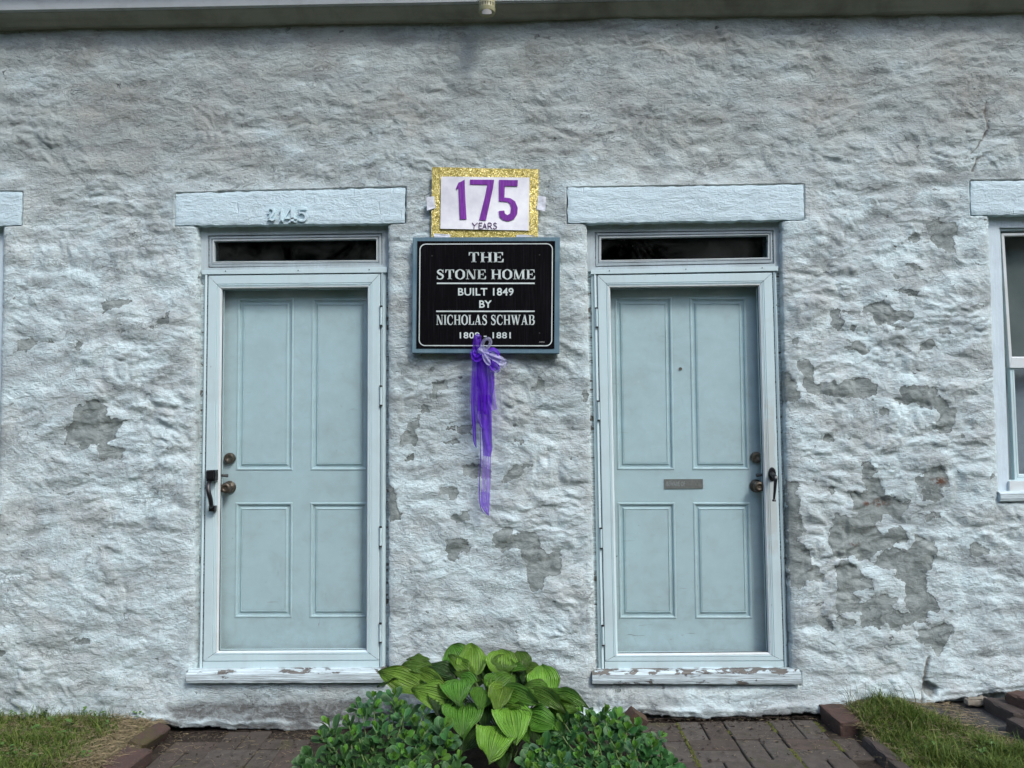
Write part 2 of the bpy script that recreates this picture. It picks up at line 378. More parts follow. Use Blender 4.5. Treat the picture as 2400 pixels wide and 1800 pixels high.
M['jamb_worn'] = sill_mat(.585)
def leaf_mat(name, base, vein, trans, nv=9, edge=None, rough=.33, vs=.25):
    m = mat(name); n = N(m)
    uv = n.n('ShaderNodeUVMap'); sp = n.n('ShaderNodeSeparateXYZ'); n.l(uv.outputs[0], sp.inputs[0])
    u, v = sp.outputs[0], sp.outputs[1]
    au = n.math('ABSOLUTE', n.math('MULTIPLY_ADD', u, 2.0, -1.0))
    rnd = n.n('ShaderNodeObjectInfo').outputs['Random']
    big = n.noise(14, 4, .6)
    c = n.mix(n.ramp(big, [(.3, 0), (.7, 1)]), tuple(x*.72 for x in base), tuple(min(1, x*1.2) for x in base))
    hs = n.n('ShaderNodeHueSaturation'); n.l(c, hs.inputs['Color'])
    n.l(n.math('MULTIPLY_ADD', rnd, .025, .4875), hs.inputs['Hue']); n.l(n.math('MULTIPLY_ADD', rnd, .5, .75), hs.inputs['Value']); c = hs.outputs[0]
    if nv:
        w = n.math('SINE', n.math('MULTIPLY', au, math.pi*2*nv))
        line = n.math('POWER', n.math('MULTIPLY_ADD', w, .5, .5), 5.0)
        mid = n.math('SUBTRACT', 1, n.math('MULTIPLY', au, 26), clamp=True)
        f = n.math('MAXIMUM', n.math('MULTIPLY', line, vs), n.math('MULTIPLY', mid, .65))
        c = n.mix(f, c, vein)
        bl = n.math('MULTIPLY', n.ramp(au, [(.90, 0), (.99, 1)]), n.ramp(n.noise(30, 3, .6), [(.52, 0), (.62, 1)]))
        sp_ = n.ramp(n.noise(48, 4, .65, .5, n.coord(loc=(6, 1, 3))), [(.69, 0), (.73, 1)])
        c = n.mix(n.math('MULTIPLY', n.math('MAXIMUM', bl, sp_), .8), c, (.14, .11, .035))
        puck = n.noise(70, 2, .5)
        n.l(n.bump(n.math('ADD', n.math('MULTIPLY', w, .5), n.math('MULTIPLY', puck, 1.1)), .85, .004), n.b.inputs['Normal'])
    if edge:
        e = n.math('MAXIMUM', au, n.math('MULTIPLY_ADD', v, 1, 0))
        f = n.ramp(e, [(.86, 0), (.97, 1)]); mid = n.math('SUBTRACT', 1, n.math('MULTIPLY', au, 12), clamp=True)
        c = n.mix(n.math('MAXIMUM', n.math('MULTIPLY', f, .55), n.math('MULTIPLY', mid, .3)), c, edge)
    n.set(c, rough, None, .4)
    tl = n.n('ShaderNodeBsdfTranslucent'); n.l(n.mix(.5, c, trans), tl.inputs[0])
    mx = n.n('ShaderNodeMixShader'); mx.inputs[0].default_value = .20
    n.l(n.b.outputs[0], mx.inputs[1]); n.l(tl.outputs[0], mx.inputs[2]); n.l(mx.outputs[0], n.out.inputs[0]); return m
M['hosta'] = leaf_mat('hosta_leaf', (.078, .190, .022), (.25, .42, .10), (.12, .24, .02), vs=.16)
M['hosta_light'] = leaf_mat('hosta_leaf_pale', (.135, .285, .030), (.38, .55, .14), (.18, .32, .03), vs=.18)
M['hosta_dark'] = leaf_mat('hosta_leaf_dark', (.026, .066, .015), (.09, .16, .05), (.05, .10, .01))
M['sedum'] = leaf_mat('sedum_leaf', (.040, .130, .034), (0, 0, 0), (.04, .12, .02), 0, (.13, .27, .09), .5)
M['sedum_blue'] = leaf_mat('sedum_leaf_bluish', (.045, .120, .056), (0, 0, 0), (.05, .12, .04), 0, (.13, .25, .12), .5)
M['sedum_young'] = leaf_mat('sedum_leaf_young', (.090, .23, .028), (0, 0, 0), (.12, .25, .02), 0, (.20, .36, .08), .5)
M['stalk'] = simple('plant_stalk', (.10, .17, .04), .5)

def grass_mat():
    m = mat('grass_blades'); n = N(m)
    t = n.attr('tint').outputs['Fac']
    c = n.ramp(t, [(0, (.030, .060, .010)), (.35, (.080, .140, .020)), (.66, (.175, .220, .045)), (.74, (.20, .17, .085)), (1, (.30, .25, .14))])
    n.set(c, .55, None, .3)
    tl = n.n('ShaderNodeBsdfTranslucent'); n.l(c, tl.inputs[0]); mx = n.n('ShaderNodeMixShader'); mx.inputs[0].default_value = .3
    n.l(n.b.outputs[0], mx.inputs[1]); n.l(tl.outputs[0], mx.inputs[2]); n.l(mx.outputs[0], n.out.inputs[0]); return m
M['grass'] = grass_mat()
def brick_mat(name, cols, moss=0.0):
    m = mat(name); n = N(m); r = n.n('ShaderNodeObjectInfo').outputs['Random']
    c = n.ramp(r, [(i/(len(cols)-1), c) for i, c in enumerate(cols)])
    a = n.noise(22, 6, .65, .3); b = n.noise(130, 4, .7)
    c = n.mix(n.math('MULTIPLY', n.ramp(a, [(.4, 0), (.7, 1)]), .75), c, (.040, .036, .031))
    c = n.mix(n.math('MULTIPLY', n.ramp(b, [(.6, 0), (.7, 1)]), .5), c, (.20, .175, .15))
    if moss:
        k = n.ramp(n.noise(5, 5, .6, .3), [(.56, 0), (.66, 1)])
        c = n.mix(n.math('MULTIPLY', n.math('MULTIPLY', k, n.ramp(b, [(.4, .2), (.6, 1)])), moss), c, (.07, .075, .014))
    n.set(c, .85, n.bump(n.math('ADD', n.math('MULTIPLY', a, .7), n.math('MULTIPLY', b, .35)), .9, .006), .25); return m
M['brick'] = brick_mat('paving_brick', [(.070, .056, .046), (.084, .072, .061), (.096, .086, .075), (.074, .060, .050), (.092, .070, .057)], .6)
M['edge_brick'] = brick_mat('edging_brick', [(.100, .058, .046), (.078, .048, .040), (.110, .066, .050)], .7)
M['dark_brick'] = brick_mat('dark_edging', [(.060, .048, .044), (.075, .058, .052)], .2)
def soil_mat(name, a, b, sc=1.0):
    m = mat(name); n = N(m)
    x = n.noise(18*sc, 8, .7); y = n.noise(120*sc, 4, .7); z = n.noise(3, 4, .6)
    c = n.mix(n.ramp(x, [(.35, 0), (.68, 1)]), a, b)
    c = n.mix(n.math('MULTIPLY', n.ramp(y, [(.62, 0), (.72, 1)]), .6), c, tuple(min(1, k*2.2) for k in b))
    n.set(c, .95, n.bump(n.math('ADD', n.math('MULTIPLY', x, 1.2), n.math('MULTIPLY', y, .5)), 1, .012), .2); return m
M['soil'] = soil_mat('dark_soil', (.022, .017, .013), (.060, .047, .037))
M['turf'] = soil_mat('turf_soil', (.030, .032, .014), (.060, .060, .025))
M['asphalt'] = soil_mat('old_asphalt', (.062, .060, .056), (.105, .102, .096), 1.6)
M['straw'] = simple('dry_grass', (.26, .21, .12), .8)
M['debris'] = simple('pale_debris', (.28, .25, .19), .8)
M['stone'] = simple('pale_stone', (.22, .20, .16), .85, 0, .3, .6, 40)
M['far_leaf'] = simple('far_foliage', (.030, .055, .016), .7)
M['bark'] = simple('bark', (.07, .055, .04), .9)

# ------------------------------------------------------------------ noise in numpy
def perlin(x, z, seed):
    rs = np.random.RandomState(seed); n = 128
    g = rs.rand(n, n)*2*np.pi; gx, gz = np.cos(g), np.sin(g)
    xi = np.floor(x).astype(int); zi = np.floor(z).astype(int); fx = x-xi; fz = z-zi
    u = fx*fx*fx*(fx*(fx*6-15)+10); v = fz*fz*fz*(fz*(fz*6-15)+10)
    def d(a, b):
        i = (xi+a) % n; j = (zi+b) % n; return gx[i, j]*(fx-a)+gz[i, j]*(fz-b)
    return ((d(0, 0)*(1-u)+d(1, 0)*u)*(1-v)+(d(0, 1)*(1-u)+d(1, 1)*u)*v)*1.5
def worley(x, z, seed):
    rs = np.random.RandomState(seed); n = 128; jx, jz = rs.rand(n, n), rs.rand(n, n); hh = rs.rand(n, n)
    xi = np.floor(x).astype(int); zi = np.floor(z).astype(int)
    f1 = np.full(x.shape, 9.); f2 = f1.copy(); hv = np.zeros(x.shape)
    for a in (-1, 0, 1):
        for b in (-1, 0, 1):
            i = (xi+a) % n; j = (zi+b) % n
            dd = np.hypot(xi+a+.15+.7*jx[i, j]-x, zi+b+.15+.7*jz[i, j]-z)
            near = dd < f1; f2 = np.where(near, f1, np.minimum(f2, dd)); hv = np.where(near, hh[i, j], hv); f1 = np.where(near, dd, f1)
    return f1, f2, hv
def psdf(X, Z, poly, margin=.12):    # signed distance, positive inside, clamped to margin
    P = np.array(poly); out = np.full(X.shape, -margin)
    k = (X > P[:, 0].min()-margin) & (X < P[:, 0].max()+margin) & (Z > P[:, 1].min()-margin) & (Z < P[:, 1].max()+margin)
    x, z = X[k], Z[k]; d = np.full(x.shape, 9.); ins = np.zeros(x.shape, bool); n = len(P)
    for i in range(n):
        a, b = P[i], P[(i+1) % n]; e = b-a; t = np.clip(((x-a[0])*e[0]+(z-a[1])*e[1])/(e@e+1e-12), 0, 1)
        d = np.minimum(d, np.hypot(x-a[0]-t*e[0], z-a[1]-t*e[1]))
        c = ((a[1] > z) != (b[1] > z)) & (x < (b[0]-a[0])*(z-a[1])/(b[1]-a[1]+1e-12)+a[0]); ins ^= c
    out[k] = np.maximum(-margin, np.where(ins, d, -d)); return out
def polyline_d(X, Z, pts):
    d = np.full(X.shape, 9.)
    for a, b in zip(pts[:-1], pts[1:]):
        a = np.array(a); b = np.array(b); e = b-a; t = np.clip(((X-a[0])*e[0]+(Z-a[1])*e[1])/(e@e), 0, 1)
        d = np.minimum(d, np.hypot(X-a[0]-t*e[0], Z-a[1]-t*e[1]))
    return d

# ------------------------------------------------------------------ the house
house = empty('stone_house')
tag(house, 'old whitewashed stone house with two pale blue doors and peeling paint', 'house')

OPEN = [q([(461, 526), (909, 523), (910, 1600), (452, 1600)], 0),
        q([(1375, 522), (1833, 515), (1857, 1600), (1397, 1600)], 0),
        q([(2319, 502), (2690, 498), (2700, 1152), (2343, 1156)], 0),
        q([(-360, 530), (5, 524), (-9, 1186), (-365, 1190)], 0)]
LINT = [q([(410, 452.5), (951, 439), (951, 524.5), (410, 530)], 0),
        q([(1329, 439), (1885, 431.5), (1885, 516), (1329, 525)], 0),
        q([(2272, 424), (2760, 418), (2760, 500), (2274, 506)], 0),
        q([(-420, 455), (54, 448.5), (53, 529.5), (-420, 534)], 0)]
SILL = [q([(437, 1574), (905, 1572), (905, 1601), (437, 1602)], 0),
        q([(1387, 1575), (1877, 1573), (1878, 1607), (1387, 1604)], 0),
        q([(2342, 1151), (2720, 1149), (2720, 1174), (2342, 1177)], 0),
        q([(-380, 1188), (0, 1180), (1, 1208), (-380, 1214)], 0)]

R6 = (1840, 480, 2.765); R7 = (1840, 1020, 2.370); R8 = (900, 820, 2.439); R5 = (0, 400, 1.975); RL = (0, 1500, 2.911)
PEEL = {R6: [
 [(925,105),(990,92),(1040,108),(1105,112),(1128,150),(1120,195),(1090,215),(1105,310),(1035,308),(1035,285),(990,270),(940,225),(975,180),(925,165)],
 [(815,205),(840,172),(880,200),(890,225),(845,240),(820,228)], [(790,385),(862,377),(905,428),(850,425),(800,398)],
 [(715,455),(748,460),(748,480),(715,478)], [(706,545),(770,538),(860,562),(850,600),(780,575),(710,565)],
 [(300,695),(345,665),(370,690),(345,705),(390,760),(360,810),(320,795),(297,740)],
 [(370,690),(500,685),(565,630),(640,620),(685,650),(700,690),(790,670),(850,715),(800,760),(750,745),(690,770),(600,770),(575,740),(580,700),(500,700),(440,705)],
 [(735,780),(780,790),(785,815),(730,805)], [(985,795),(1072,800),(1070,835),(1010,828)],
 [(925,880),(955,868),(988,915),(960,940),(870,950),(890,915)], [(735,908),(800,915),(818,952),(740,955)],
 [(405,855),(430,890),(490,870),(510,905),(575,940),(550,972),(495,970),(470,940),(440,945),(385,930),(430,915)],
 [(50,862),(88,865),(85,910),(52,905)],
 [(72,1020),(165,998),(195,1065),(175,1140),(200,1160),(320,1145),(340,1170),(370,1135),(520,1125),(605,1165),(590,1225),(545,1250),(330,1250),(240,1225),(165,1235),(110,1180),(130,1120)],
 [(750,1185),(820,1170),(970,1180),(1010,1250),(1080,1295),(1118,1360),(1105,1450),(1030,1485),(980,1450),(985,1400),(1020,1370),(990,1320),(890,1300),(740,1280),(690,1258),(760,1250)],
 [(560,1252),(597,1252),(590,1275),(562,1272)], [(610,1320),(672,1315),(670,1365),(620,1365)], [(250,1485),(310,1500),(343,1535),(300,1545),(252,1530)],
 [(-20,1060),(35,1100),(80,1170),(92,1240),(75,1275),(20,1270),(-20,1300)], [(428,785),(465,790),(450,830),(436,810)], [(525,825),(558,830),(552,845)]],
 R7: [[(215,0),(260,2),(293,30),(250,45),(218,30)], [(435,150),(470,142),(515,205),(480,235),(435,230)],
 [(425,250),(480,235),(530,245),(555,300),(565,335),(620,345),(640,370),(690,375),(710,340),(705,385),(660,420),(640,475),(610,470),(580,440),(550,450),(545,480),(510,500),(545,550),(620,505),(692,525),(688,600),(620,605),(520,655),(480,700),(410,700),(390,670),(300,690),(270,660),(240,620),(270,480),(275,440),(330,440),(380,465),(400,440),(380,400),(385,360),(340,310),(390,310),(440,330),(470,300)],
 [(725,235),(780,215),(860,155),(890,190),(920,290),(870,285),(885,365),(765,365),(775,300),(735,265)],
 [(780,450),(810,428),(865,430),(860,455),(800,475)], [(1035,600),(1065,585),(1100,625),(1155,635),(1110,672),(1035,668)],
 [(520,670),(560,640),(620,630),(690,650),(740,550),(790,580),(840,600),(845,640),(830,730),(790,770),(800,870),(850,910),(850,980),(800,990),(805,1070),(760,1040),(700,1050),(620,1085),(580,1080),(560,1040),(520,1078),(425,1050),(420,990),(340,980),(280,1000),(290,840),(280,740),(300,695),(350,700),(430,750),(435,800),(485,800),(485,850),(370,870),(415,900),(415,940),(480,905),(560,885),(630,910),(625,935),(600,960),(640,980),(700,985),(670,960),(680,870),(670,820),(610,790),(615,755),(560,750),(515,720)],
 [(275,1000),(330,1010),(405,1040),(400,1060),(330,1060),(275,1030)], [(180,1010),(225,1003),(268,1050),(265,1088),(230,1085),(190,1045)],
 [(735,1085),(830,1075),(900,1045),(932,1050),(925,1110),(885,1160),(885,1205),(850,1225),(800,1165),(740,1150)],
 [(15,255),(70,262),(75,430),(115,530),(70,580),(145,660),(150,720),(220,775),(215,815),(120,810),(100,845),(35,845),(20,700),(15,500)],
 [(255,292),(285,290),(288,318),(258,318)], [(158,255),(180,250),(178,272)]],
 R8: [[(275,180),(345,178),(358,215),(305,240),(300,278),(245,275),(285,250)], [(210,310),(255,315),(255,355),(220,365)],
 [(135,420),(200,390),(210,420),(175,470),(192,520),(180,555),(150,535),(85,550),(100,480),(140,465)], [(410,440),(500,432),(500,482),(425,485)],
 [(328,530),(410,510),(425,530),(350,540)], [(115,610),(160,602),(165,635),(118,640)], [(445,665),(520,652),(612,690),(610,735),(560,740),(440,715)],
 [(680,730),(740,655),(858,658),(800,690),(780,735),(740,740),(685,770)], [(303,780),(345,775),(420,790),(422,825),(400,862),(370,862),(372,825),(315,825)],
 [(385,955),(480,922),(482,970),(430,1005),(390,980)], [(355,1090),(440,1080),(498,1115),(480,1150),(430,1160),(430,1200),(345,1215),(355,1150)],
 [(625,1060),(715,1010),(740,1045),(860,1042),(890,1080),(890,1130),(940,1170),(1012,1145),(1010,1280),(920,1300),(900,1370),(850,1375),(820,1310),(815,1240),(775,1150),(740,1130),(680,1155),(625,1110)],
 [(735,500),(800,515),(790,535),(740,530)], [(740,425),(768,430),(765,445),(742,445)], [(812,240),(870,205),(880,155),(922,180),(915,230),(880,225)],
 [(1018,490),(1050,475),(1062,495)], [(20,770),(60,800),(72,890),(108,935),(100,975),(30,985),(20,920)], [(240,130),(285,97),(290,115),(245,150)],
 [(1140,235),(1160,222),(1175,290),(1140,300)], [(430,150),(443,150),(440,165)]],
 R5: [[(470,625),(490,595),(600,602),(600,622),(520,640),(475,665)], [(740,690),(785,662),(787,705),(700,725)], [(78,785),(130,765),(172,785),(165,810),(110,835),(80,825)],
 [(215,795),(235,782),(255,790),(240,808)], [(335,822),(365,790),(378,800),(368,830)],
 [(345,1100),(430,1055),(497,1095),(490,1135),(580,1155),(550,1180),(530,1240),(480,1260),(570,1290),(560,1335),(460,1330),(450,1270),(380,1290),(300,1255),(300,1190),(345,1160)],
 [(305,1500),(335,1487),(330,1505)], [(560,735),(590,738),(585,748),(540,742)]],
 RL: [[(485,8),(520,-8),(610,0),(610,25),(540,35),(500,25)], [(-20,55),(38,85),(25,108),(-20,110)]]}

BASE = [(-400, 1698), (380, 1700), (450, 1707), (508, 1709), (620, 1712), (760, 1714), (1100, 1705), (1400, 1692), (1500, 1675), (1618, 1683), (1785, 1679), (1927, 1671),
        (2000, 1655), (2200, 1648), (2265, 1637), (2400, 1618), (2800, 1610)]
def build_wall():
    st = .0068
    xs = np.concatenate([np.linspace(-9, -3.05, 60), np.arange(-3.0, 2.85, st), np.linspace(2.9, 9, 60)])
    zs = np.concatenate([np.arange(-.12, 3.75, st), [3.80, 3.9]])
    X, Z = np.meshgrid(xs, zs, indexing='ij'); sh = X.shape
    X = X.ravel(); Z = Z.ravel()
    wx = perlin(X*2.2, Z*3.1, 3)*.10; wz = perlin(X*2.0+9, Z*3+5, 4)*.06
    f1, f2, hv = worley((X+wx)/.22, (Z+wz)/.125, 11)
    stone = np.clip((f2-f1)*1.5, 0, 1); stone = stone*stone*(3-2*stone)*(.5+.6*hv)
    rough = np.clip(.86-.30*np.clip((Z-2.0)/1.2, 0, 1), 0, 1)*(1+.6*perlin(X*.9, Z*.9, 8)+.12*np.clip(X, -1, 1.5))
    g1, g2, gh = worley((X+wx*1.5+.03*perlin(X/.09, Z/.09, 90))/.088, (Z+wz*1.5+.03*perlin(X/.08, Z/.08, 91))/.060, 17)
    small = np.clip((g2-g1)*1.6, 0, 1); small = small*small*(3-2*small)*(.3+.9*gh)*np.clip(perlin(X/.35, Z/.28, 18)*1.4+.55, 0, 1)
    h = .014*stone + .0085*small + .009*perlin(X/.28, Z/.18, 1) + .0045*perlin(X/.095+3, Z/.065, 2)
    r1 = 1-np.abs(perlin((X+wx)/.085, (Z+wz*2)/.05, 5)); h += .0058*(r1**3)*(.4+.6*(perlin(X/.5, Z/.4, 15) > 0))
    r2 = 1-np.abs(perlin((X-wx*2)/.055, (Z+wx)/.026, 6)); h += .0012*(r2**2)
    h += .0013*perlin(X/.022, Z/.014, 7)+.0012*perlin(X/.011, Z/.009, 9)
    # small lipped ledges
    led = perlin(X/.16+4, Z/.035+2, 21); h += .0035*np.clip((led-.30)*6, 0, 1)*np.clip(perlin(X/.5+2, Z/.35, 22)+.25, 0, 1)
    h *= rough
    h += .02*perlin(X/1.3, Z/.9, 12)
    Y = .012-h
    # openings, lintels and sills: pushed back behind their frames, with a rounded arris
    edge_n = .004*perlin(X/.05, Z/.05, 31)+.003*perlin(X/.018, Z/.018, 32)
    near = np.full(X.shape, -1.)
    for i, o in enumerate(OPEN):
        s = psdf(X, Z, o, .30)
        near = np.maximum(near, s)
    for i, o in enumerate(LINT+SILL):
        s = psdf(X, Z, o, .30)
        k = np.exp(-np.clip(-s, 0, 1)/.045)
        Y = Y*(1-k)+(-.004)*k
    k = np.exp(-np.clip(-near, 0, 1)/.05); Y = Y*(1-.7*k)+(-.002)*.7*k
    Y += .016*np.exp(-np.clip(-near, 0, 1)/.016)
    door_s = near+edge_n*.9
    part_s = np.full(X.shape, -1.)
    for o in LINT+SILL:
        part_s = np.maximum(part_s, psdf(X, Z, o, .3))
    part_s += edge_n*.35+.003
    # snap near-edge vertices onto the outline
    for s in (door_s, part_s):
        G = s.reshape(sh); gx, gz = np.gradient(G, xs, zs, edge_order=1); gl = np.hypot(gx, gz)+1e-9
        k = (np.abs(G) < st*.5) & (gl > .3)
        dx = np.where(k, -G*gx/gl**2, 0).ravel(); dz = np.where(k, -G*gz/gl**2, 0).ravel()
        X = X+np.clip(dx, -st*.5, st*.5); Z = Z+np.clip(dz, -st*.5, st*.5)
    Y = np.where(part_s > st*.5, .035, Y)
    Y = np.where(door_s > st*.5, .17, Y)
    # foot
    bx = np.array([at(a, b, -.02)[0] for a, b in BASE]); bz = np.array([at(a, b, -.02)[2] for a, b in BASE])
    zb = np.interp(X, bx, bz)+.010*perlin(X/.12, X*0+3, 41)+.005*perlin(X/.04, X*0+5, 42)
    t = np.clip(1-(Z-zb)/.22, 0, 1); Y -= t*t*.035*(.7+.6*perlin(X/.35, Z/.12, 43))
    Y = np.where(Z < zb, Y+.07, Y)
    grime = np.zeros(X.shape)
    # large darker areas, sooty under the left sill
    def stain(pts, soft, a):
        nonlocal grime
        s = psdf(X, Z, q(pts, 0), .6); grime = np.maximum(grime, a*np.clip(.5+s/soft, 0, 1))
    nz = .5+.5*perlin(X/.33, Z/.09, 51)+.25*perlin(X/.1, Z/.05, 52)
    stain([(395, 1655), (930, 1645), (1000, 1655), (950, 1720), (380, 1700), (395, 1650)], .07, 1.9)
    stain([(1480, 1640), (1700, 1660), (1960, 1650), (1960, 1700), (1400, 1700)], .06, .9)
    stain([(-200, 1620), (380, 1630), (400, 1720), (-200, 1720)], .10, .45)
    stain([(1100, 1600), (1400, 1600), (1420, 1700), (1080, 1700)], .10, .45)
    stain([(1840, 600), (1862, 600), (1880, 1580), (1856, 1580)], .05, .35)  # darker strip along the right edge of the second doorway
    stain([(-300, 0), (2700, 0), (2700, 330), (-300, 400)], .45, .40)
    stain([(330, 330), (470, 300), (1000, 420), (960, 445), (420, 440), (380, 520), (330, 480)], .12, .35)
    stain([(1560, 110), (1800, 90), (1900, 200), (1700, 260), (1560, 200)], .12, .45)
    stain([(905, 840), (1400, 830), (1400, 980), (930, 1000)], .25, .22)
    stain([(1250, 555), (1330, 540), (1330, 830), (1310, 850)], .07, .25)  # darker strip down the right side of the sign
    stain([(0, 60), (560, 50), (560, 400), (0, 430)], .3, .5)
    grime = np.clip(grime*(.40+1.05*nz), 0, 1.2)
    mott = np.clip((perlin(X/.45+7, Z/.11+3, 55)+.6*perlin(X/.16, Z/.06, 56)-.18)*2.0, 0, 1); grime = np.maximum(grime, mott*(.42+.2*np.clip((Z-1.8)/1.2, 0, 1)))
    lip = np.exp(-((Z-zb-.035-.012*perlin(X/.2, X*0+9, 71))/.010)**2)*np.clip(.9+perlin(X/.12, X*0+1, 72)*1.5, 0, 1); grime = np.clip(grime-lip*.9, 0, 1.5); Y -= lip*.008
    foot = np.clip(1-(Z-zb)/.020, 0, 1)*np.clip(.6+perlin(X/.2, Z/.05, 57)*1.5, 0, 1); grime = np.maximum(grime, foot*.9)
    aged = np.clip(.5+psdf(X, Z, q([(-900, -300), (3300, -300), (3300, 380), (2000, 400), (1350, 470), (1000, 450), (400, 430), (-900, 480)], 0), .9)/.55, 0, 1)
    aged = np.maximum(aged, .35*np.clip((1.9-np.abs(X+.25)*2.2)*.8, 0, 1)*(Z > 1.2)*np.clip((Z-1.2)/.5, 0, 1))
    peel = np.full(X.shape, -.12)
    for R, L in PEEL.items():
        for p in L:
            peel = np.maximum(peel, psdf(X, Z, q(zp(p, *R), 0)))
    peel += .010*perlin(X/.035, Z/.028, 81)+.004*perlin(X/.014, Z/.012, 82)
    Y += .003*np.clip(peel/.004, 0, 1)
    crack = np.zeros(X.shape)
    for pts, w, dp in (([(2176, 1542), (2172, 1556), (2168, 1575), (2165, 1594)], .007, .012), ([(2155, 1650), (2160, 1612)], .005, .008),
                   ([(2312, 235), (2308, 265), (2316, 300), (2302, 330)], .004, .005), ([(2280, 400), (2290, 372), (2305, 366)], .006, .008),
                   ([(2318, 300), (2290, 345), (2262, 372)], .002, .003)):
        d = polyline_d(X, Z, q(pts, 0))+.004*perlin(X/.03, Z/.03, 61); k = np.clip(1.6-d/w, 0, 1); Y += dp*k; crack = np.maximum(crack, k)
    s = psdf(X, Z, q([(2160, 1600), (2175, 1594), (2197, 1612), (2193, 1628), (2180, 1636), (2165, 1626)], 0))+edge_n; k = np.clip(.5+s/.006, 0, 1); Y += .03*k; crack = np.maximum(crack, k*.8)
    rust = np.zeros(X.shape)
    for a, b, r in ((2068, 1179, .03), (2034, 1181, .015), (2203, 1128, .03), (2005, 1275, .016)):
        c = at(a, b, 0); rust = np.maximum(rust, np.clip(1.4-np.hypot((X-c[0])*.7, (Z-c[2])*1.4)/r, 0, 1))
    nx, nz_ = sh
    idx = np.arange(nx*nz_).reshape(sh)
    cell = (door_s.reshape(sh) > .03); kill = cell[:-1, :-1] & cell[1:, :-1] & cell[:-1, 1:] & cell[1:, 1:]
    a, b, c, d = idx[:-1, :-1][~kill], idx[1:, :-1][~kill], idx[1:, 1:][~kill], idx[:-1, 1:][~kill]
    F = np.stack([a, b, c, d], 1)
    me = bpy.data.meshes.new('wall'); nv = X.size; nf = len(F)
    me.vertices.add(nv); me.vertices.foreach_set('co', np.stack([X, Y, Z], 1).astype(np.float32).ravel())
    me.loops.add(nf*4); me.loops.foreach_set('vertex_index', F.astype(np.int32).ravel())
    me.polygons.add(nf); me.polygons.foreach_set('loop_start', np.arange(0, nf*4, 4, dtype=np.int32))
    me.polygons.foreach_set('loop_total', np.full(nf, 4, dtype=np.int32)); me.polygons.foreach_set('use_smooth', np.ones(nf, bool))
    me.update(calc_edges=True)
    for nm, arr in (('peel', peel), ('grime', grime), ('crack', crack), ('rust', rust), ('aged', aged)):
        me.attributes.new(nm, 'FLOAT', 'POINT').data.foreach_set('value', arr.astype(np.float32))
    o = link('wall', me, M['wall'], house)
    return o
build_wall()

def wavy_board(name, quad, y0, y1, mt, parent, seed, amp=.0012, jag=.0015, n=90, m=14):
    """a board with uneven front and slightly irregular edges"""
    P = [Vector(p) for p in quad]; rows = []
    for j in range(m+1):
        r = []
        for i in range(n+1):
            u, v = i/n, j/m; a = P[0].lerp(P[1], u); b = P[3].lerp(P[2], u); p = a.lerp(b, v)
            e = min(u, 1-u, v*.3, (1-v)*.3)
            x = p.x+(jag*mnoise.noise((p.x*30, p.y*30, seed)) if i in (0, n) else 0)
            z = p.y+(jag*mnoise.noise((p.x*24, seed, p.y*10)) if j in (0, m) else 0)
            y = y0+amp*mnoise.noise((p.x*14, p.y*40, seed+3))*2+(.003 if (i in (0, n) or j in (0, m)) else 0)
            r.append((x, y, z))
        rows.append(r)
    mb = MB(); mb.quads(rows)
    edge = rows[0]+[r[-1] for r in rows[1:]]+rows[-1][::-1][1:]+[r[0] for r in rows[::-1]][1:-1]
    back = [(a, y1, c) for a, b, c in edge]
    mb.quads([edge, back], True)
    return mb.build(name, mt, parent, True)

def shrink(quad, d): return [tuple(p) for p in inset(quad, d)]
lintels = []
for i, L in enumerate(LINT):
    o = wavy_board('lintel', shrink(L, .0035), -.006, .05, M['lintel'], house, i*7.3, .0018, .006); lintels.append(o)
lintels[0]['label'] = 'pale blue wooden lintel carrying the raised house number'

# ------------------------------------------------------------------ lettering tools
def fit(mesh_pts, faces, box):
    xs = [p[0] for p in mesh_pts]; zs = [p[1] for p in mesh_pts]
    x0, x1, z0, z1 = min(xs), max(xs), min(zs), max(zs)
    return [(box[0]+(p[0]-x0)/(x1-x0)*(box[1]-box[0]), box[2]+(p[1]-z0)/(z1-z0)*(box[3]-box[2])) for p in mesh_pts], faces
def emit_flat(mb, pts, faces, y0, y1):
    """flat lettering with a little thickness: front faces plus boundary walls"""
    n = len(pts); mb.add([(p[0], y0, p[1]) for p in pts], faces)
    ed = {}
    for f in faces:
        for a, b in zip(f, f[1:]+f[:1]): ed[(a, b)] = ed.get((a, b), 0)+1
    base = len(mb.v); mb.add([(p[0], y1, p[1]) for p in pts], [])
    off = base-n
    for (a, b) in list(ed):
        if (b, a) not in ed: mb.f.append((a+off, b+off, b+base, a+base))
def font_text(s, space=1.0, bold=.016):
    cu = bpy.data.curves.new('t', 'FONT'); cu.body = s; cu.space_character = space; cu.resolution_u = 4; cu.offset = bold
    ob = bpy.data.objects.new('t', cu); COL.objects.link(ob)
    dg = bpy.context.evaluated_depsgraph_get(); me = bpy.data.meshes.new_from_object(ob.evaluated_get(dg))
    b = bmesh.new(); b.from_mesh(me); bmesh.ops.remove_doubles(b, verts=b.verts, dist=1e-4); b.to_mesh(me); b.free()
    pts = [(v.co.x, v.co.y) for v in me.vertices]; fs = [tuple(p.vertices) for p in me.polygons]
    bpy.data.objects.remove(ob); bpy.data.curves.remove(cu); bpy.data.meshes.remove(me)
    return pts, fs
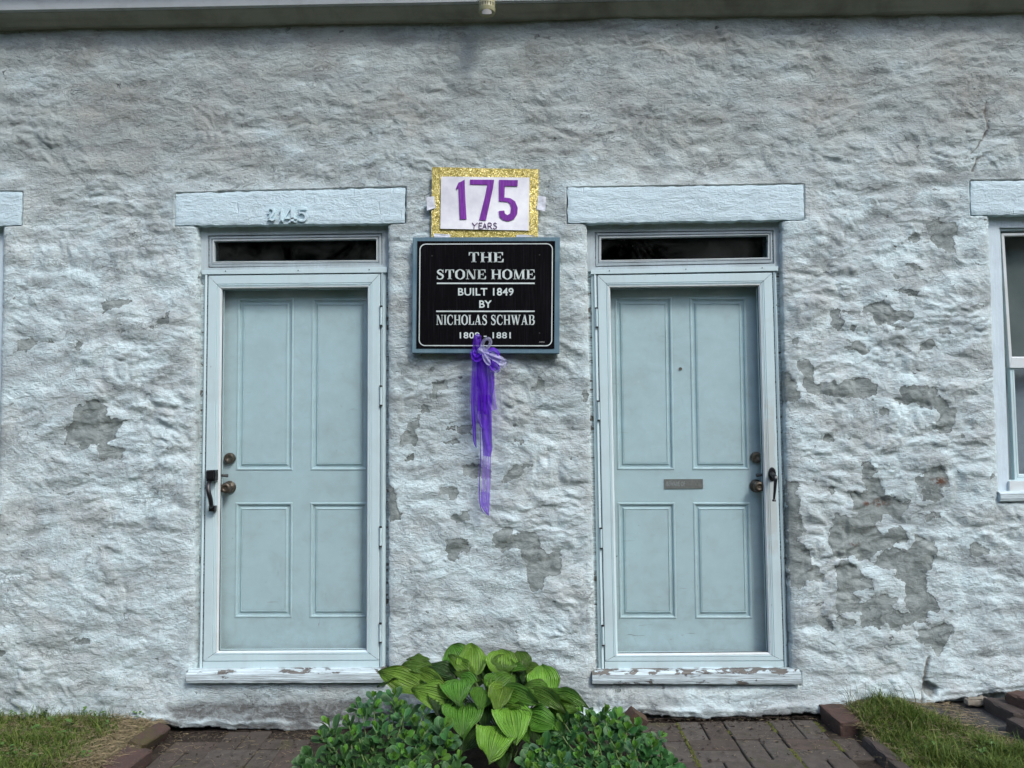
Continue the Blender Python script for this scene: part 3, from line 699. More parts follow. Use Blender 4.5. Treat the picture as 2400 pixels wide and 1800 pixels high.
def catmull(P, n=8, closed=False):
    out = []; m = len(P)
    for i in range(m if closed else m-1):
        p0, p1, p2, p3 = (P[(i-1) % m], P[i], P[(i+1) % m], P[(i+2) % m]) if closed else (P[max(i-1, 0)], P[i], P[i+1], P[min(i+2, m-1)])
        for k in range(n):
            t = k/n; out.append(tuple(.5*((2*b)+(-a+c)*t+(2*a-5*b+4*c-d)*t*t+(-a+3*b-3*c+d)*t**3) for a, b, c, d in zip(p0, p1, p2, p3)))
    if not closed: out.append(tuple(P[-1]))
    return out
def brush(P, closed=False, n=8):     # P: (x, z, width)
    C = catmull(P, n, closed); pts = []; m = len(C)
    for i, c in enumerate(C):
        a = C[(i-1) % m] if closed or i else C[0]; b = C[(i+1) % m] if closed or i < m-1 else C[-1]
        dx, dz = b[0]-a[0], b[1]-a[1]; l = math.hypot(dx, dz)+1e-9
        pts += [(c[0]-dz/l*c[2]/2, c[1]+dx/l*c[2]/2), (c[0]+dz/l*c[2]/2, c[1]-dx/l*c[2]/2)]
    fs = [(2*i, 2*i+1, (2*i+3) % (2*m), (2*i+2) % (2*m)) for i in range(m if closed else m-1)]
    return pts, fs
T_, t_ = .20, .07                    # thick and thin strokes of the serif face
def rect(x0, z0, x1, z1): return [(x0, z0), (x1, z0), (x1, z1), (x0, z1)], [(0, 1, 2, 3)]
def para(x0, x1, w0, w1, z0=0, z1=1): return [(x0, z0), (x0+w0, z0), (x1+w1, z1), (x1, z1)], [(0, 1, 2, 3)]
def stem(x, w=T_, s=.07):            # vertical stem with bracketed slab serifs
    return [rect(x, .0, x+w, 1), rect(x-s, 0, x+w+s, .06), rect(x-s, .94, x+w+s, 1)]
def vser(x, z0, z1, w=.05): return rect(x, z0, x+w, z1)
GL = {}
GL['T'] = (.80, [rect(.30, 0, .50, 1), rect(.20, 0, .60, .06), rect(0, .93, .80, 1), ([(0, .66), (.05, .66), (.13, .93), (0, .93)], [(0, 1, 2, 3)]), ([(.75, .66), (.80, .66), (.80, .93), (.67, .93)], [(0, 1, 2, 3)])])
GL['H'] = (.92, stem(.07)+stem(.65)+[rect(.2, .46, .7, .54)])
GL['E'] = (.78, stem(.07)+[rect(.2, .93, .74, 1), rect(.2, 0, .76, .07), rect(.2, .47, .52, .54), vser(.50, .36, .65), ([(.69, .68), (.74, .68), (.74, .95), (.60, .95)], [(0, 1, 2, 3)]), ([(.60, .05), (.78, .05), (.78, .34), (.73, .34)], [(0, 1, 2, 3)])])
GL['L'] = (.74, stem(.07)+[rect(.2, 0, .72, .07), ([(.55, .05), (.74, .05), (.74, .38), (.69, .38)], [(0, 1, 2, 3)])])
GL['I'] = (.34, stem(.07))
GL['N'] = (.94, [rect(.10, 0, .17, 1), rect(0, 0, .28, .06), rect(0, .94, .24, 1), rect(.76, 0, .83, 1), rect(.66, .94, .94, 1), para(.60, .05, .24, .24)])
GL['M'] = (1.10, [rect(.10, 0, .17, 1), rect(0, 0, .28, .06), rect(0, .94, .22, 1), rect(.80, 0, 1.0, 1), rect(.73, 0, 1.08, .06), rect(.90, .94, 1.08, 1), para(.42, .06, .16, .22), para(.46, .82, .07, .07)])
GL['A'] = (.92, [para(.05, .40, .08, .08), para(.58, .34, .24, .22), rect(.2, .28, .66, .35), rect(-.02, 0, .24, .06), rect(.50, 0, .92, .06)])
GL['W'] = (1.30, [para(.30, .05, .18, .20), para(.36, .58, .08, .08), para(.80, .55, .18, .20), para(.86, 1.14, .08, .08), rect(-.02, .94, .34, 1), rect(.46, .94, .82, 1), rect(1.04, .94, 1.32, 1)])
GL['O'] = (.88, [brush([(.44, .99, .08), (.14, .78, .19), (.10, .5, .22), (.14, .22, .19), (.44, .01, .08), (.74, .22, .19), (.78, .5, .22), (.74, .78, .19)], True)])
GL['C'] = (.84, [brush([(.76, .72, .05), (.66, .90, .10), (.46, .98, .09), (.20, .84, .17), (.10, .5, .22), (.20, .16, .17), (.48, .02, .09), (.68, .10, .08), (.80, .30, .05)]), rect(.74, .64, .79, .98)])
GL['S'] = (.70, [brush([(.58, .74, .05), (.50, .90, .09), (.32, .97, .09), (.14, .86, .13), (.13, .70, .17), (.32, .55, .22), (.52, .42, .20), (.58, .25, .16), (.48, .08, .12), (.28, .02, .09), (.12, .10, .08), (.06, .30, .05)]), rect(.57, .66, .62, .98), rect(.03, .02, .08, .34)])
GL['B'] = (.80, stem(.07)[:1]+[rect(0, 0, .35, .06), rect(0, .94, .35, 1), brush([(.2, .965, .07), (.46, .955, .08), (.64, .87, .16), (.66, .76, .19), (.60, .60, .14), (.44, .525, .07), (.2, .52, .07)]), brush([(.2, .52, .06), (.48, .51, .08), (.68, .42, .16), (.72, .27, .20), (.64, .10, .15), (.46, .035, .08), (.2, .035, .07)])])
def serif_text(s, gap=.10, space=.42):
    pts, fs, x = [], [], 0
    for ch in s:
        if ch == ' ': x += space; continue
        w, sh = GL[ch]
        for p, f in sh:
            n = len(pts); pts += [(a+x, b) for a, b in p]; fs += [tuple(i+n for i in g) for g in f]
        x += w+gap
    return pts, fs
def ccw(pts, faces):
    out = []
    for f in faces:
        A = sum(pts[f[i]][0]*pts[f[(i+1) % len(f)]][1]-pts[f[(i+1) % len(f)]][0]*pts[f[i]][1] for i in range(len(f)))
        out.append(f if A > 0 else f[::-1])
    return out
def split_letters(name, P, fs, y0, y1, mt, parent):
    iv = sorted((min(P[i][0] for i in f), max(P[i][0] for i in f), f) for f in fs); groups = []; end = -1e9
    for a, b, f in iv:
        if a > end+1e-4: groups.append([])
        groups[-1].append(f); end = max(end, b) if groups[-1][1:] else b
    o = None
    for g in groups:
        used = sorted({i for f in g for i in f}); mp = {k: n for n, k in enumerate(used)}
        mb = MB(); emit_flat(mb, [P[k] for k in used], [tuple(mp[i] for i in f) for f in g], y0, y1); o = mb.build(name, mt, parent, False, False)
    return o
def place_text(name, tp, pxbox, Y, y0, y1, mt, parent, slant=0.0):
    """pxbox: left, top, right, bottom in photo pixels, on the plane y=Y"""
    a = at(pxbox[0], pxbox[3], Y); b = at(pxbox[2], pxbox[1], Y)
    al = at(pxbox[0], (pxbox[1]+pxbox[3])/2, Y)[2]; ar = at(pxbox[2], (pxbox[1]+pxbox[3])/2, Y)[2]
    pts, fs = fit(tp[0], tp[1], (a[0], b[0], 0, 1))
    h = abs(at(pxbox[0], pxbox[1], Y)[2]-at(pxbox[0], pxbox[3], Y)[2])
    P = []
    for x, t in pts:
        k = (x-a[0])/(b[0]-a[0]); P.append((x, al*(1-k)+ar*k-h/2+t*h))
    return split_letters(name, P, ccw(P, fs), y0, y1, mt, parent)

# house number: painted-over raised numerals on the first lintel
for ch, bx in (('2', (819, 292, 880, 392)), ('1', (912, 294, 942, 398)), ('4', (950, 292, 1048, 404)), ('5', (1055, 292, 1130, 398))):
    (l, t), (r, b) = zp([bx[:2], bx[2:]], 380, 400, 3.318)
    if ch == '2': g = [brush([(.08, .70, .16), (.16, .90, .10), (.42, .98, .10), (.70, .88, .18), (.74, .68, .22), (.55, .42, .18), (.22, .18, .08), (.06, .08, .10)]), brush([(.06, .08, .08), (.3, .14, .20), (.6, .04, .16), (.85, .12, .08), (.88, .28, .05)]), brush([(.05, .66, .12), (.16, .60, .16), (.22, .70, .12)])]
    elif ch == '1': g = [rect(.35, 0, .72, 1), rect(.05, 0, 1, .09), ([(.0, .76), (.08, .70), (.40, .84), (.40, 1)], [(0, 1, 2, 3)])]
    elif ch == '4': g = [rect(.52, 0, .78, 1), rect(.36, 0, .94, .08), rect(.0, .24, 1, .33), ([(0, .30), (.10, .33), (.56, 1), (.50, 1)], [(0, 1, 2, 3)])]
    else: g = [rect(.14, .86, .86, 1), rect(.14, .50, .22, .90), brush([(.16, .55, .06), (.42, .64, .10), (.74, .52, .20), (.82, .32, .24), (.66, .08, .15), (.38, .02, .10), (.14, .10, .14), (.08, .22, .16)])]
    pts, fs = [], []
    for p, f in g:
        n = len(pts); pts += p; fs += [tuple(i+n for i in x) for x in f]
    o = place_text('digit', (pts, fs), (l, t, r, b), -.012, -.0175, -.006, M['digit'], lintels[0])

# ------------------------------------------------------------------ doors
def grid_slab(name, cols, rows, Y, mt, parent):
    """door slab whose panel cells are left open; cols at top and bottom give the pixel lines"""
    mb = MB(); ct, cb = cols; V = [[None]*len(ct) for _ in rows]
    r0, r1 = rows[0], rows[-1]
    for j, r in enumerate(rows):
        t = (r-r0)/(r1-r0)
        for i in range(len(ct)):
            w = at(ct[i]*(1-t)+cb[i]*t, r, Y); V[j][i] = (w[0], w[2])
    cells = []
    for j in range(len(rows)-1):
        for i in range(len(ct)-1):
            quad = [V[j][i], V[j][i+1], V[j+1][i+1], V[j+1][i]]
            if i in (1, 3) and j in (1, 3): cells.append(quad)
            else: mb.add([(p[0], Y, p[1]) for p in quad], [(0, 1, 2, 3)])
    z = V[0][0][1]; z2 = V[-1][0][1]
    mb.box((V[0][0][0], Y+.03, z2), (V[0][-1][0], Y+.045, z))
    return mb.build(name, mt, parent), cells

def worn_stile():
    m = M['alu'].copy(); m.name = 'painted_aluminium_worn'; n = N(m)
    base = n.b.inputs['Base Color'].links[0].from_socket
    a = at(1803, 1130, .034); sp = n.n('ShaderNodeSeparateXYZ'); n.l(n.n('ShaderNodeNewGeometry').outputs['Position'], sp.inputs[0])
    dx = n.math('DIVIDE', n.math('ABSOLUTE', n.math('SUBTRACT', sp.outputs[0], float(a[0])+.006)), .030)
    dz = n.math('DIVIDE', n.math('ABSOLUTE', n.math('SUBTRACT', sp.outputs[2], float(a[2])+.03)), .42)
    d = n.math('MAXIMUM', n.math('POWER', dx, 3.0), dz)
    f = n.math('MULTIPLY', .42, n.math('MULTIPLY', n.math('SUBTRACT', n.math('ADD', 1.0, n.math('MULTIPLY', n.math('SUBTRACT', n.noise(16, 5, .6), .5), 1.3)), d), 3.0, clamp=True))
    n.l(n.mix(f, base, n.mix(n.noise(20, 4, .6), (.50, .47, .42), (.36, .33, .28))), n.b.inputs['Base Color']); return m
def door_unit(k, P):
    YF, YS, YG, YD = .060, .034, .052, .120
    # wooden jamb and head behind the storm door
    fr = MB(); sq = q(P['storm'], YS); o = OPEN[k]
    big = inset(o, -.03)
    top_edge = big
    def plate(pts, y0, y1): fr.prism([tuple(p) for p in pts], y0, y1)
    # side jambs run from head to sill, behind the storm door's edges
    sl, sr = sq[0][0], sq[1][0]
    zt, zbm = big[0][1]-.02, sq[3][1]-.02
    plate([(big[0][0], zt), (sq[0][0]+.012, zt), (sq[3][0]+.012, zbm), (big[3][0], zbm)], YF, YF+.09)
    plate([(sq[1][0]-.012, zt), (big[1][0], zt), (big[2][0], zbm), (sq[2][0]-.012, zbm)], YF, YF+.09)
    frame = fr.build('door_frame', M['jamb_worn'], house)
    # z-bar strips beside and above the storm door (with the hinge side)
    hd = q(P['head'], .03)
    h = MB(); h.prism([tuple(p) for p in hd], .030, .064)
    lip = inset(hd, (.016, 0, -.002, 0)); 
    h.build('drip_cap', M['alu'], frame)
    for sx, (a, b, c, d) in (('l', (0, 3, -1, P['zl'])), ('r', (1, 2, 1, P['zr']))):
        zb_ = MB(); ws = d*1.0/456
        p0, p1 = sq[a], sq[b]; g = .0042
        xs0 = [(c*g, .036), (c*(g+ws*.42), .030), (c*(g+ws*.5), .040), (c*(g+ws), .046), (c*(g+ws), .062)]
        rows = [[(p0[0]+dx, y, hd[3][1]-.001), (p1[0]+dx, y, p1[1]-.004)] for dx, y in xs0]
        zb_.quads(rows); zb_.build('edge_strip', M['alu'], frame)
    # transom: casing board, sash, bead, glass
    cs = MB(); tq = q(P['sash'], .056)
    tb = inset(tq, -.006)
    hx = (tq[0][0]-.055, tq[1][0]+.055)
    ring(cs, [(big[0][0]+.0, zt), (big[1][0]+.0, zt), (big[1][0], hd[1][1]-.006), (big[0][0], hd[0][1]-.006)], [((0,)*4, .066), ((.0,)*4, .048), (
        (zt-tb[0][1], big[1][0]-tb[1][0], tb[3][1]-hd[0][1]+.006, tb[0][0]-big[0][0]), .048), ((zt-tb[0][1], big[1][0]-tb[1][0], tb[3][1]-hd[0][1]+.006, tb[0][0]-big[0][0]), .10)])
    cs.build('head_casing', M['jamb'], frame)
    tw = MB(); gq = q(P['tglass'], .07)
    wt = tuple(abs(v) for v in (tq[0][1]-gq[0][1], tq[1][0]-gq[1][0], gq[3][1]-tq[3][1], gq[0][0]-tq[0][0]))
    def fr_(f): return tuple(x*f for x in wt)
    ring(tw, tq, [(fr_(0), .10), (fr_(0), .050), (fr_(.45), .048), (fr_(.48), .060), (fr_(.57), .060), (fr_(.60), .051), (fr_(.86), .052), (fr_(1), .064), (fr_(1), .09)], .0006)
    tr = tw.build('transom_window', M['jamb'], house)
    st = MB(); ring(st, inset(gq, -.0035), [(0, .072), (0, .0495), (.0035, .0495), (.0035, .072)]); st.build('glazing_bead', M['alu_light'], tr)
    gg = MB(); gi = inset(gq, -.004); gg.prism([tuple(p) for p in gi], .074, .078); gg.build('pane', M['dark_glass'], tr)
    # storm door: mitred stiles and rails with an inner bead, separate kick rail
    sd_ = MB(); gs = q(P['sglass'], YG)
    w = tuple(abs(v) for v in (sq[0][1]-gs[0][1], sq[1][0]-gs[1][0], gs[3][1]-sq[3][1], gs[0][0]-sq[0][0]))
    kick = .042
    s2 = [sq[0], sq[1], tuple(inset(sq, (0, 0, kick, 0))[2]), tuple(inset(sq, (0, 0, kick, 0))[3])]
    w2 = (w[0], w[1], w[2]-kick, w[3])
    f_ = lambda a: tuple(x*a for x in w2)
    ring(sd_, s2, [(f_(0), .075), (f_(0), YS+.004), (tuple(min(.004, x*.1) for x in w2), YS), (f_(.62), YS), (f_(.64), YS+.003), (f_(.68), YS+.003), (f_(.70), YS), (f_(.74), YS), (f_(.76), YS+.003), (f_(.79), YS+.003), (f_(.80), YS+.001), (f_(.86), YS+.002), (f_(1), YS+.012), (f_(1), .085)], .0012)
    kx = inset(sq, (0, 0, 0, 0)); kt = inset(sq, (0, 0, kick, 0))
    g = .0013
    sd_.prism([(kt[3].x+.0, kt[3].y-g), (kt[2].x-.0, kt[2].y-g), (sq[2][0], sq[2][1]), (sq[3][0], sq[3][1])], YS, .07)
    storm = sd_.build('storm_door', worn_stile() if k else M['alu'], house)
    gb = MB(); ring(gb, inset(gs, -.010), [((.0,)*4, YS+.012), ((.001,)*4, YS+.003), ((.004,)*4, YS+.002), ((.0075,)*4, YS+.006), ((.010,)*4, YS+.012), ((.010,)*4, YG+.006)], .0005)
    gb.build('glazing_bead', M['alu_light'], storm)
    dk = MB(); ring(dk, inset(gs, -.004), [((.0,)*4, YG+.002), ((.0062,)*4, YG+.002), ((.0062,)*4, YG+.008)]); dk.build('gasket', M['dark'], storm)
    gp = MB(); gp.prism([tuple(p) for p in inset(gs, -.006)], YG+.003, YG+.006); gp.build('glass_pane', M['glass'], storm)
    if k == 0:
        pass
    # hinges
    for (a, b) in P['hinge']:
        for yy in (a, b):
            pass
        hb = MB(); x0, z0 = at(P['hx'](a), a, .03)[0], at(P['hx'](a), a, .03)[2]; x1, z1 = at(P['hx'](b), b, .03)[0], at(P['hx'](b), b, .03)[2]
        hb.tube([(x0, .028, z0), (x1, .028, z1)], .0055, 8)
        hb.build('hinge', M['alu'], storm)
        for yy in (a, b):
            c = at(P['hx'](yy), yy, .03); hk = MB(); hk.tube([(c[0], .028, c[2]-.0035), (c[0], .028, c[2]+.0035)], .0075, 8); hk.build('hinge_pin', M['dark'], storm)
    # added black ring behind the frame so that gaps stay dark
    bk = MB(); ring(bk, inset(sq, .004), [((0,)*4, .070), (tuple(x-.008 for x in w), .070)]); bk.build('gap_darkener', M['dark'], storm)
    # inner door
    slab, cells = grid_slab('door', P['cols'], P['rows'], YD, M['door'], house)
    for c in cells:
        pb = MB(); z = YD
        ring(pb, c, [(0, z), (.003, z-.0035), (.008, z-.004), (.012, z-.001), (.0145, z+.008), (.026, z+.008), (.032, z+.001), (.0335, z-.001), (.036, z-.001), (.0372, z+.003), (.0388, z+.003), (.040, z+.0005)])
        i = inset(c, .040); pb.add([(p.x, z+.0005, p.y) for p in i], [(0, 1, 2, 3)])
        pb.build('panel', M['door'], slab)
    return frame, storm, slab, tr

A3 = lambda pts: zp(pts, 380, 400, 3.318); B3 = lambda pts: zp(pts, 1300, 400, 3.318)
D1 = dict(storm=[(487.6, 645.6), (890.9, 641), (888.6, 1567.5), (475.1, 1570)], sglass=[(521.7, 678.8), (862.2, 674.9), (859.6, 1523.7), (512.6, 1525.3)],
          head=A3([(308, 775), (1750, 748), (1750, 790), (308, 806)]), sash=A3([(372, 515), (1706, 498), (1708, 735), (372, 750)]),
          tglass=A3([(413, 553), (1672, 535), (1672, 702), (413, 714)]), zl=9, zr=12,
          cols=([470, 557.8, 688.9, 731.1, 863, 925], [455, 548, 683.6, 724.6, 861, 925]), rows=[610, 699, 1102.5, 1177.6, 1448, 1600],
          hinge=[(718, 763), (905, 950), (1235, 1280), (1461, 1505)], hx=lambda y: 893.5-(y-641)*.0022)
D2 = dict(storm=[(1399.5, 644.7), (1810, 638.7), (1837.2, 1569), (1417.9, 1570.2)], sglass=[(1429.6, 675.8), (1776.2, 671.3), (1799.8, 1528.5), (1445.6, 1531.6)],
          head=B3([(282, 770), (1738, 742), (1738, 777), (282, 804)]), sash=B3([(320, 490), (1688, 470), (1690, 716), (320, 743)]),
          tglass=B3([(358, 530), (1652, 505), (1652, 684), (358, 703)]), zl=12, zr=9,
          cols=([1370, 1438.6, 1572.8, 1613.4, 1746, 1840], [1380, 1453.8, 1588.4, 1632, 1766.3, 1870]), rows=[610, 697, 1101.5, 1177.5, 1450, 1600],
          hinge=[(722, 767), (940, 985), (1238, 1285), (1466, 1512)], hx=lambda y: 1396.5+(y-641)*.0200)
fr1, st1, dr1, tr1 = door_unit(0, D1)
fr2, st2, dr2, tr2 = door_unit(1, D2)
st1['label'] = 'left storm door with black thumb-latch handle'; st2['label'] = 'right storm door with curved black lever handle'
dr1['label'] = 'left four-panel inner door'; dr2['label'] = 'right four-panel inner door with peephole'

# thresholds
def sill(quad, mt, proj, name='threshold'):
    P = quad; n = 80; rows = []
    prof = [(0, .045, 1.0), (0, .0, 1.0), (-.001, -proj*.9, .86), (-.0, -proj, .80), (.0, -proj-.003, .35), (.0, -proj+.001, .05), (0, -proj+.006, 0), (0, .04, 0)]
    for dz, y, t in prof:
        r = []
        for i in range(n+1):
            u = i/n; a = Vector(P[0]).lerp(Vector(P[1]), u); b = Vector(P[3]).lerp(Vector(P[2]), u); p = b.lerp(a, t)
            w = .0015*mnoise.noise((p.x*25, t*3, y*5)); r.append((p.x, y+w, p.y+dz+w))
        rows.append(r)
    mb = MB(); mb.quads(rows)
    for e in (0, -1): mb.add([r[e] for r in rows], [tuple(range(len(rows)))])
    return mb.build(name, mt, house, False)
t1 = sill(q([(438, 1574), (906, 1571), (906, 1600), (438, 1601)], -.02), M['sill1'], .03)
t2 = sill(q([(1388, 1575), (1876, 1571), (1877, 1604), (1388, 1602.5)], -.02), M['sill2'], .03)
t1['label'] = 'left threshold with flaking white paint'; t2['label'] = 'right threshold worn to brown wood'

# ironmongery -----------------------------------------------------
def pxw(p, Y): 
    w = at(p[0], p[1], Y); return (float(w[0]), float(w[1]), float(w[2]))
K = lambda pts: zp(pts, 460, 1040, 9.217)
L_ = lambda pts: zp(pts, 1740, 1030, 8.733)
def deadbolt(c, parent):
    b = MB(); b.lathe(c, [(.0, .0), (.030, .0), (.030, .010), (.027, .020), (.024, .024), (.012, .025), (.011, .023), (.0, .023)]); b.build('deadbolt', M['bronze'], parent, True)
def knob(c, parent):
    b = MB(); b.lathe(c, [(.0, 0), (.034, 0), (.034, .006), (.030, .009), (.014, .011), (.012, .028), (.017, .034), (.026, .042), (.029, .052), (.027, .062), (.020, .068), (.012, .069), (.011, .066), (.004, .066), (.0, .067)], 28)
    b.build('door_knob', M['bronze'], parent, True)
deadbolt(pxw(K([(735, 315)])[0], .118), dr1); knob(pxw(K([(725, 940)])[0], .118), dr1)
deadbolt(pxw(L_([(275, 365)])[0], .118), dr2); knob(pxw(L_([(275, 950)])[0], .118), dr2)
c = pxw(zp([(977, 1541)], 1300, 400, 3.318)[0], .118)
b = MB(); b.lathe(c, [(0, 0), (.0085, 0), (.0085, .003), (.006, .005), (.004, .003), (0, .003)], 16); b.build('peephole', M['bronze'], dr2, True)
# thumb latch handle (left)
hd = MB(); a = q(K([(228, 572), (418, 568), (415, 800), (228, 812)]), .0)
hd.prism([tuple(p) for p in a], -.006, .033); hd.prism([tuple(p) for p in inset(a, .005)], -.014, -.006)
bt = inset(a, (.006, .004, .014, .004)); hd.prism([tuple(p) for p in bt], -.020, -.012)
grip = [(300, 800, .010), (262, 870, -.018), (255, 960, -.030), (275, 1080, -.034), (305, 1200, -.028), (325, 1330, -.012), (325, 1400, .030)]
hp = [pxw(K([(gx, gy)])[0], gyy) for gx, gy, gyy in grip]
C = catmull(hp, 5); hd.tube(C, [.0105+.0015*math.sin(i/len(C)*math.pi) for i in range(len(C))], 10, 1.0)
ft = q(K([(258, 1345), (390, 1345), (385, 1465), (262, 1465)]), .0); hd.prism([tuple(p) for p in ft], .004, .034)
hd.build('handle', M['black_metal'], st1)
lv = MB(); p0 = pxw(K([(500, 680)])[0], .060); p1 = pxw(K([(685, 690)])[0], .085); lv.tube([p0, p1], [.006, .0095], 10); lv.build('latch_lever', M['black_metal2'], st1)
# lever handle (right)
hd = MB(); c = pxw(L_([(605, 710)])[0], .034)
hd.lathe(c, [(0, 0), (.036, 0), (.036, .005), (.031, .009), (0, .010)], 24, 'y', .55, 1.0)
hd2 = [pxw(L_([(x_, y_)])[0], yy) for x_, y_, yy in ((600, 700, .025), (640, 740, -.010), (680, 790, -.030), (672, 900, -.034), (662, 1050, -.032), (650, 1180, -.028), (648, 1265, -.026))]
C = catmull(hd2, 5); n_ = len(C); hd.tube(C, [(.0115 if i < n_*.3 else .0105-.0045*min(1, (i-n_*.3)/(n_*.45))+(.0038 if i > n_*.88 else 0)) for i in range(n_)], 10)
hd.build('handle', M['black_metal'], st2)
pl = MB(); c = pxw(L_([(605, 710)])[0], .034); pl.lathe(c, [(0, 0), (.0185, 0), (.0185, .003), (0, .003)], 24, 'y', .52, 1.0)
lv = MB(); p0 = pxw(L_([(450, 720)])[0], .060); p1 = pxw(L_([(285, 735)])[0], .085); lv.tube([p0, p1], [.006, .0095], 10); lv.build('latch_lever', M['black_metal2'], st2)
# bare metal wear on the right stile, a stuck-on patch with its own outline
# screws
for (x_, y_), pr, yy in [((zp([(493, 781)], 380, 400, 3.318)[0]), fr1, .029), ((zp([(1058, 775)], 380, 400, 3.318)[0]), fr1, .029), ((zp([(1610, 770)], 380, 400, 3.318)[0]), fr1, .029),
                   ((zp([(426, 778)], 1300, 400, 3.318)[0]), fr2, .029), ((zp([(1021, 765)], 1300, 400, 3.318)[0]), fr2, .029), ((zp([(1614, 755)], 1300, 400, 3.318)[0]), fr2, .029),
                   ((476.5, 722), fr1, .047), ((472.5, 1107), fr1, .047), ((470.5, 1306), fr1, .047), ((468, 1510), fr1, .047), ((900, 1107), fr1, .047), ((902, 717), fr1, .047), ((900, 1505), fr1, .047),
                   ((1389, 725), fr2, .047), ((1820, 715), fr2, .044), ((1833, 1111), fr2, .044), ((1838, 1308), fr2, .044), ((1843, 1512), fr2, .044)]:
    c = pxw((x_, y_), yy); b = MB(); b.lathe(c, [(0, 0), (.0032, 0), (.0026, .0018), (0, .002)], 8); b.build('screw', M['screw'], pr)

# ------------------------------------------------------------------ right window (partly outside the frame)
def window_right():
    o = OPEN[2]; mb = MB()
    fo = inset(o, -.03); sx = q([(2341, 534), (2640, 530), (2660, 1130), (2362, 1131)], .05)
    ring(mb, fo, [((0,)*4, .12), ((0,)*4, .04), ((fo[0][1]-sx[0][1], fo[1][0]-sx[1][0], sx[3][1]-fo[3][1], sx[0][0]-fo[0][0]), .045), ((fo[0][1]-sx[0][1], fo[1][0]-sx[1][0], sx[3][1]-fo[3][1], sx[0][0]-fo[0][0]), .12)])
    wf = mb.build('window', M['jamb_white'], house); wf['label'] = 'right-hand sash window'
    tk = MB(); ring(tk, sx, [((.003,)*4, .12), ((.003,)*4, .058), ((.0,)*4, .058), ((.012, .012, .012, .012), .058), ((.012,)*4, .10)]); tk.build('track', M['alu'], wf)
    up = q([(2346, 547), (2636, 543), (2642, 862), (2366, 862)], .065); gu = q([(2352.5, 553.5), (2630, 549), (2638, 836), (2364, 836)], .068)
    m1 = MB(); w = tuple(abs(v) for v in (up[0][1]-gu[0][1], up[1][0]-gu[1][0], gu[3][1]-up[3][1], gu[0][0]-up[0][0])); ring(m1, up, [((0,)*4, .09), ((0,)*4, .062), (tuple(x*.9 for x in w), .062), (w, .068), (w, .09)], .0006)
    s1 = m1.build('upper_sash', M['alu_light'], wf)
    g1 = MB(); g1.prism([tuple(p) for p in inset(gu, -.004)], .074, .078); g1.build('pane', M['glass'], wf)
    lo = q([(2366, 858), (2642, 856), (2655, 1128), (2378, 1128)], .074); gl = q([(2376, 864), (2636, 862), (2648, 1110), (2384.5, 1111)], .080)
    m2 = MB(); w = tuple(abs(v) for v in (lo[0][1]-gl[0][1], lo[1][0]-gl[1][0], gl[3][1]-lo[3][1], gl[0][0]-lo[0][0])); ring(m2, lo, [((0,)*4, .10), ((0,)*4, .080), ((.001,)*4, .072), (tuple(x*.5 for x in w), .072), (tuple(x*.55 for x in w), .076), (tuple(x*.6 for x in w), .072), (tuple(x*.9 for x in w), .073), (w, .080), (w, .10)], .0006)
    m2.build('lower_sash', M['alu'], wf)
    g2 = MB(); g2.prism([tuple(p) for p in inset(gl, -.004)], .084, .088); g2.build('pane', M['glass'], wf)
    sh_ = MB(); a = q([(2340, 862), (2700, 860), (2700, 1140), (2340, 1140)], .2); sh_.prism([tuple(p) for p in a], .16, .165); sh_.build('lower_pane_tone', M['lower_board'], wf)  # added board; its tone stands in for the lower pane's reflected sky
    cu_ = MB(); a = q([(2330, 510), (2700, 505), (2700, 858), (2340, 861)], .2); cu_.prism([tuple(p) for p in a], .175, .18); cu_.build('upper_pane_tone', M['upper_pane_tone'], wf)  # added darker board, coloured to imitate the reflection in the upper pane
    sb = MB(); a = q([(2366, 1128), (2720, 1126), (2720, 1151), (2366, 1151)], .03); sb.prism([tuple(p) for p in a], .028, .08); sb.build('sub_sill', M['alu_light'], wf)
    sl_ = sill(q([(2343, 1152.5), (2720, 1150), (2720, 1173), (2343, 1175.5)], -.012), M['sill3'], .018, 'window_sill')
window_right()
def window_left():
    o = OPEN[3]; fo = inset(o, -.03); mb = MB(); ring(mb, fo, [((0,)*4, .12), ((0,)*4, .05), ((.09,)*4, .052), ((.09,)*4, .12)])
    wf = mb.build('window', M['jamb_white'], house); wf['label'] = 'left-hand sash window just entering the frame'
    i = inset(fo, .09); m2 = MB(); ring(m2, i, [((0,)*4, .10), ((0,)*4, .07), ((.04,)*4, .072), ((.04,)*4, .10)]); m2.build('sash', M['alu'], wf)
    g = MB(); g.prism([tuple(p) for p in inset(i, .036)], .084, .088); g.build('pane', M['glass'], wf)
    sill(q([(-380, 1189), (0, 1181), (0, 1206), (-380, 1212)], -.012), M['sill3'], .018, 'window_sill')
window_left()

# dark rooms behind the wall
rm = MB(); x0, x1, y0, y1, z0, z1 = -9, 9, .19, 4, -.12, 3.9
rm.add([(x0, y0, z0), (x1, y0, z0), (x1, y1, z0), (x0, y1, z0), (x0, y0, z1), (x1, y0, z1), (x1, y1, z1), (x0, y1, z1)], [(0, 1, 2, 3), (4, 7, 6, 5), (2, 6, 7, 3), (1, 5, 6, 2), (3, 7, 4, 0)])
rm.build('room_shell', M['room'], house)

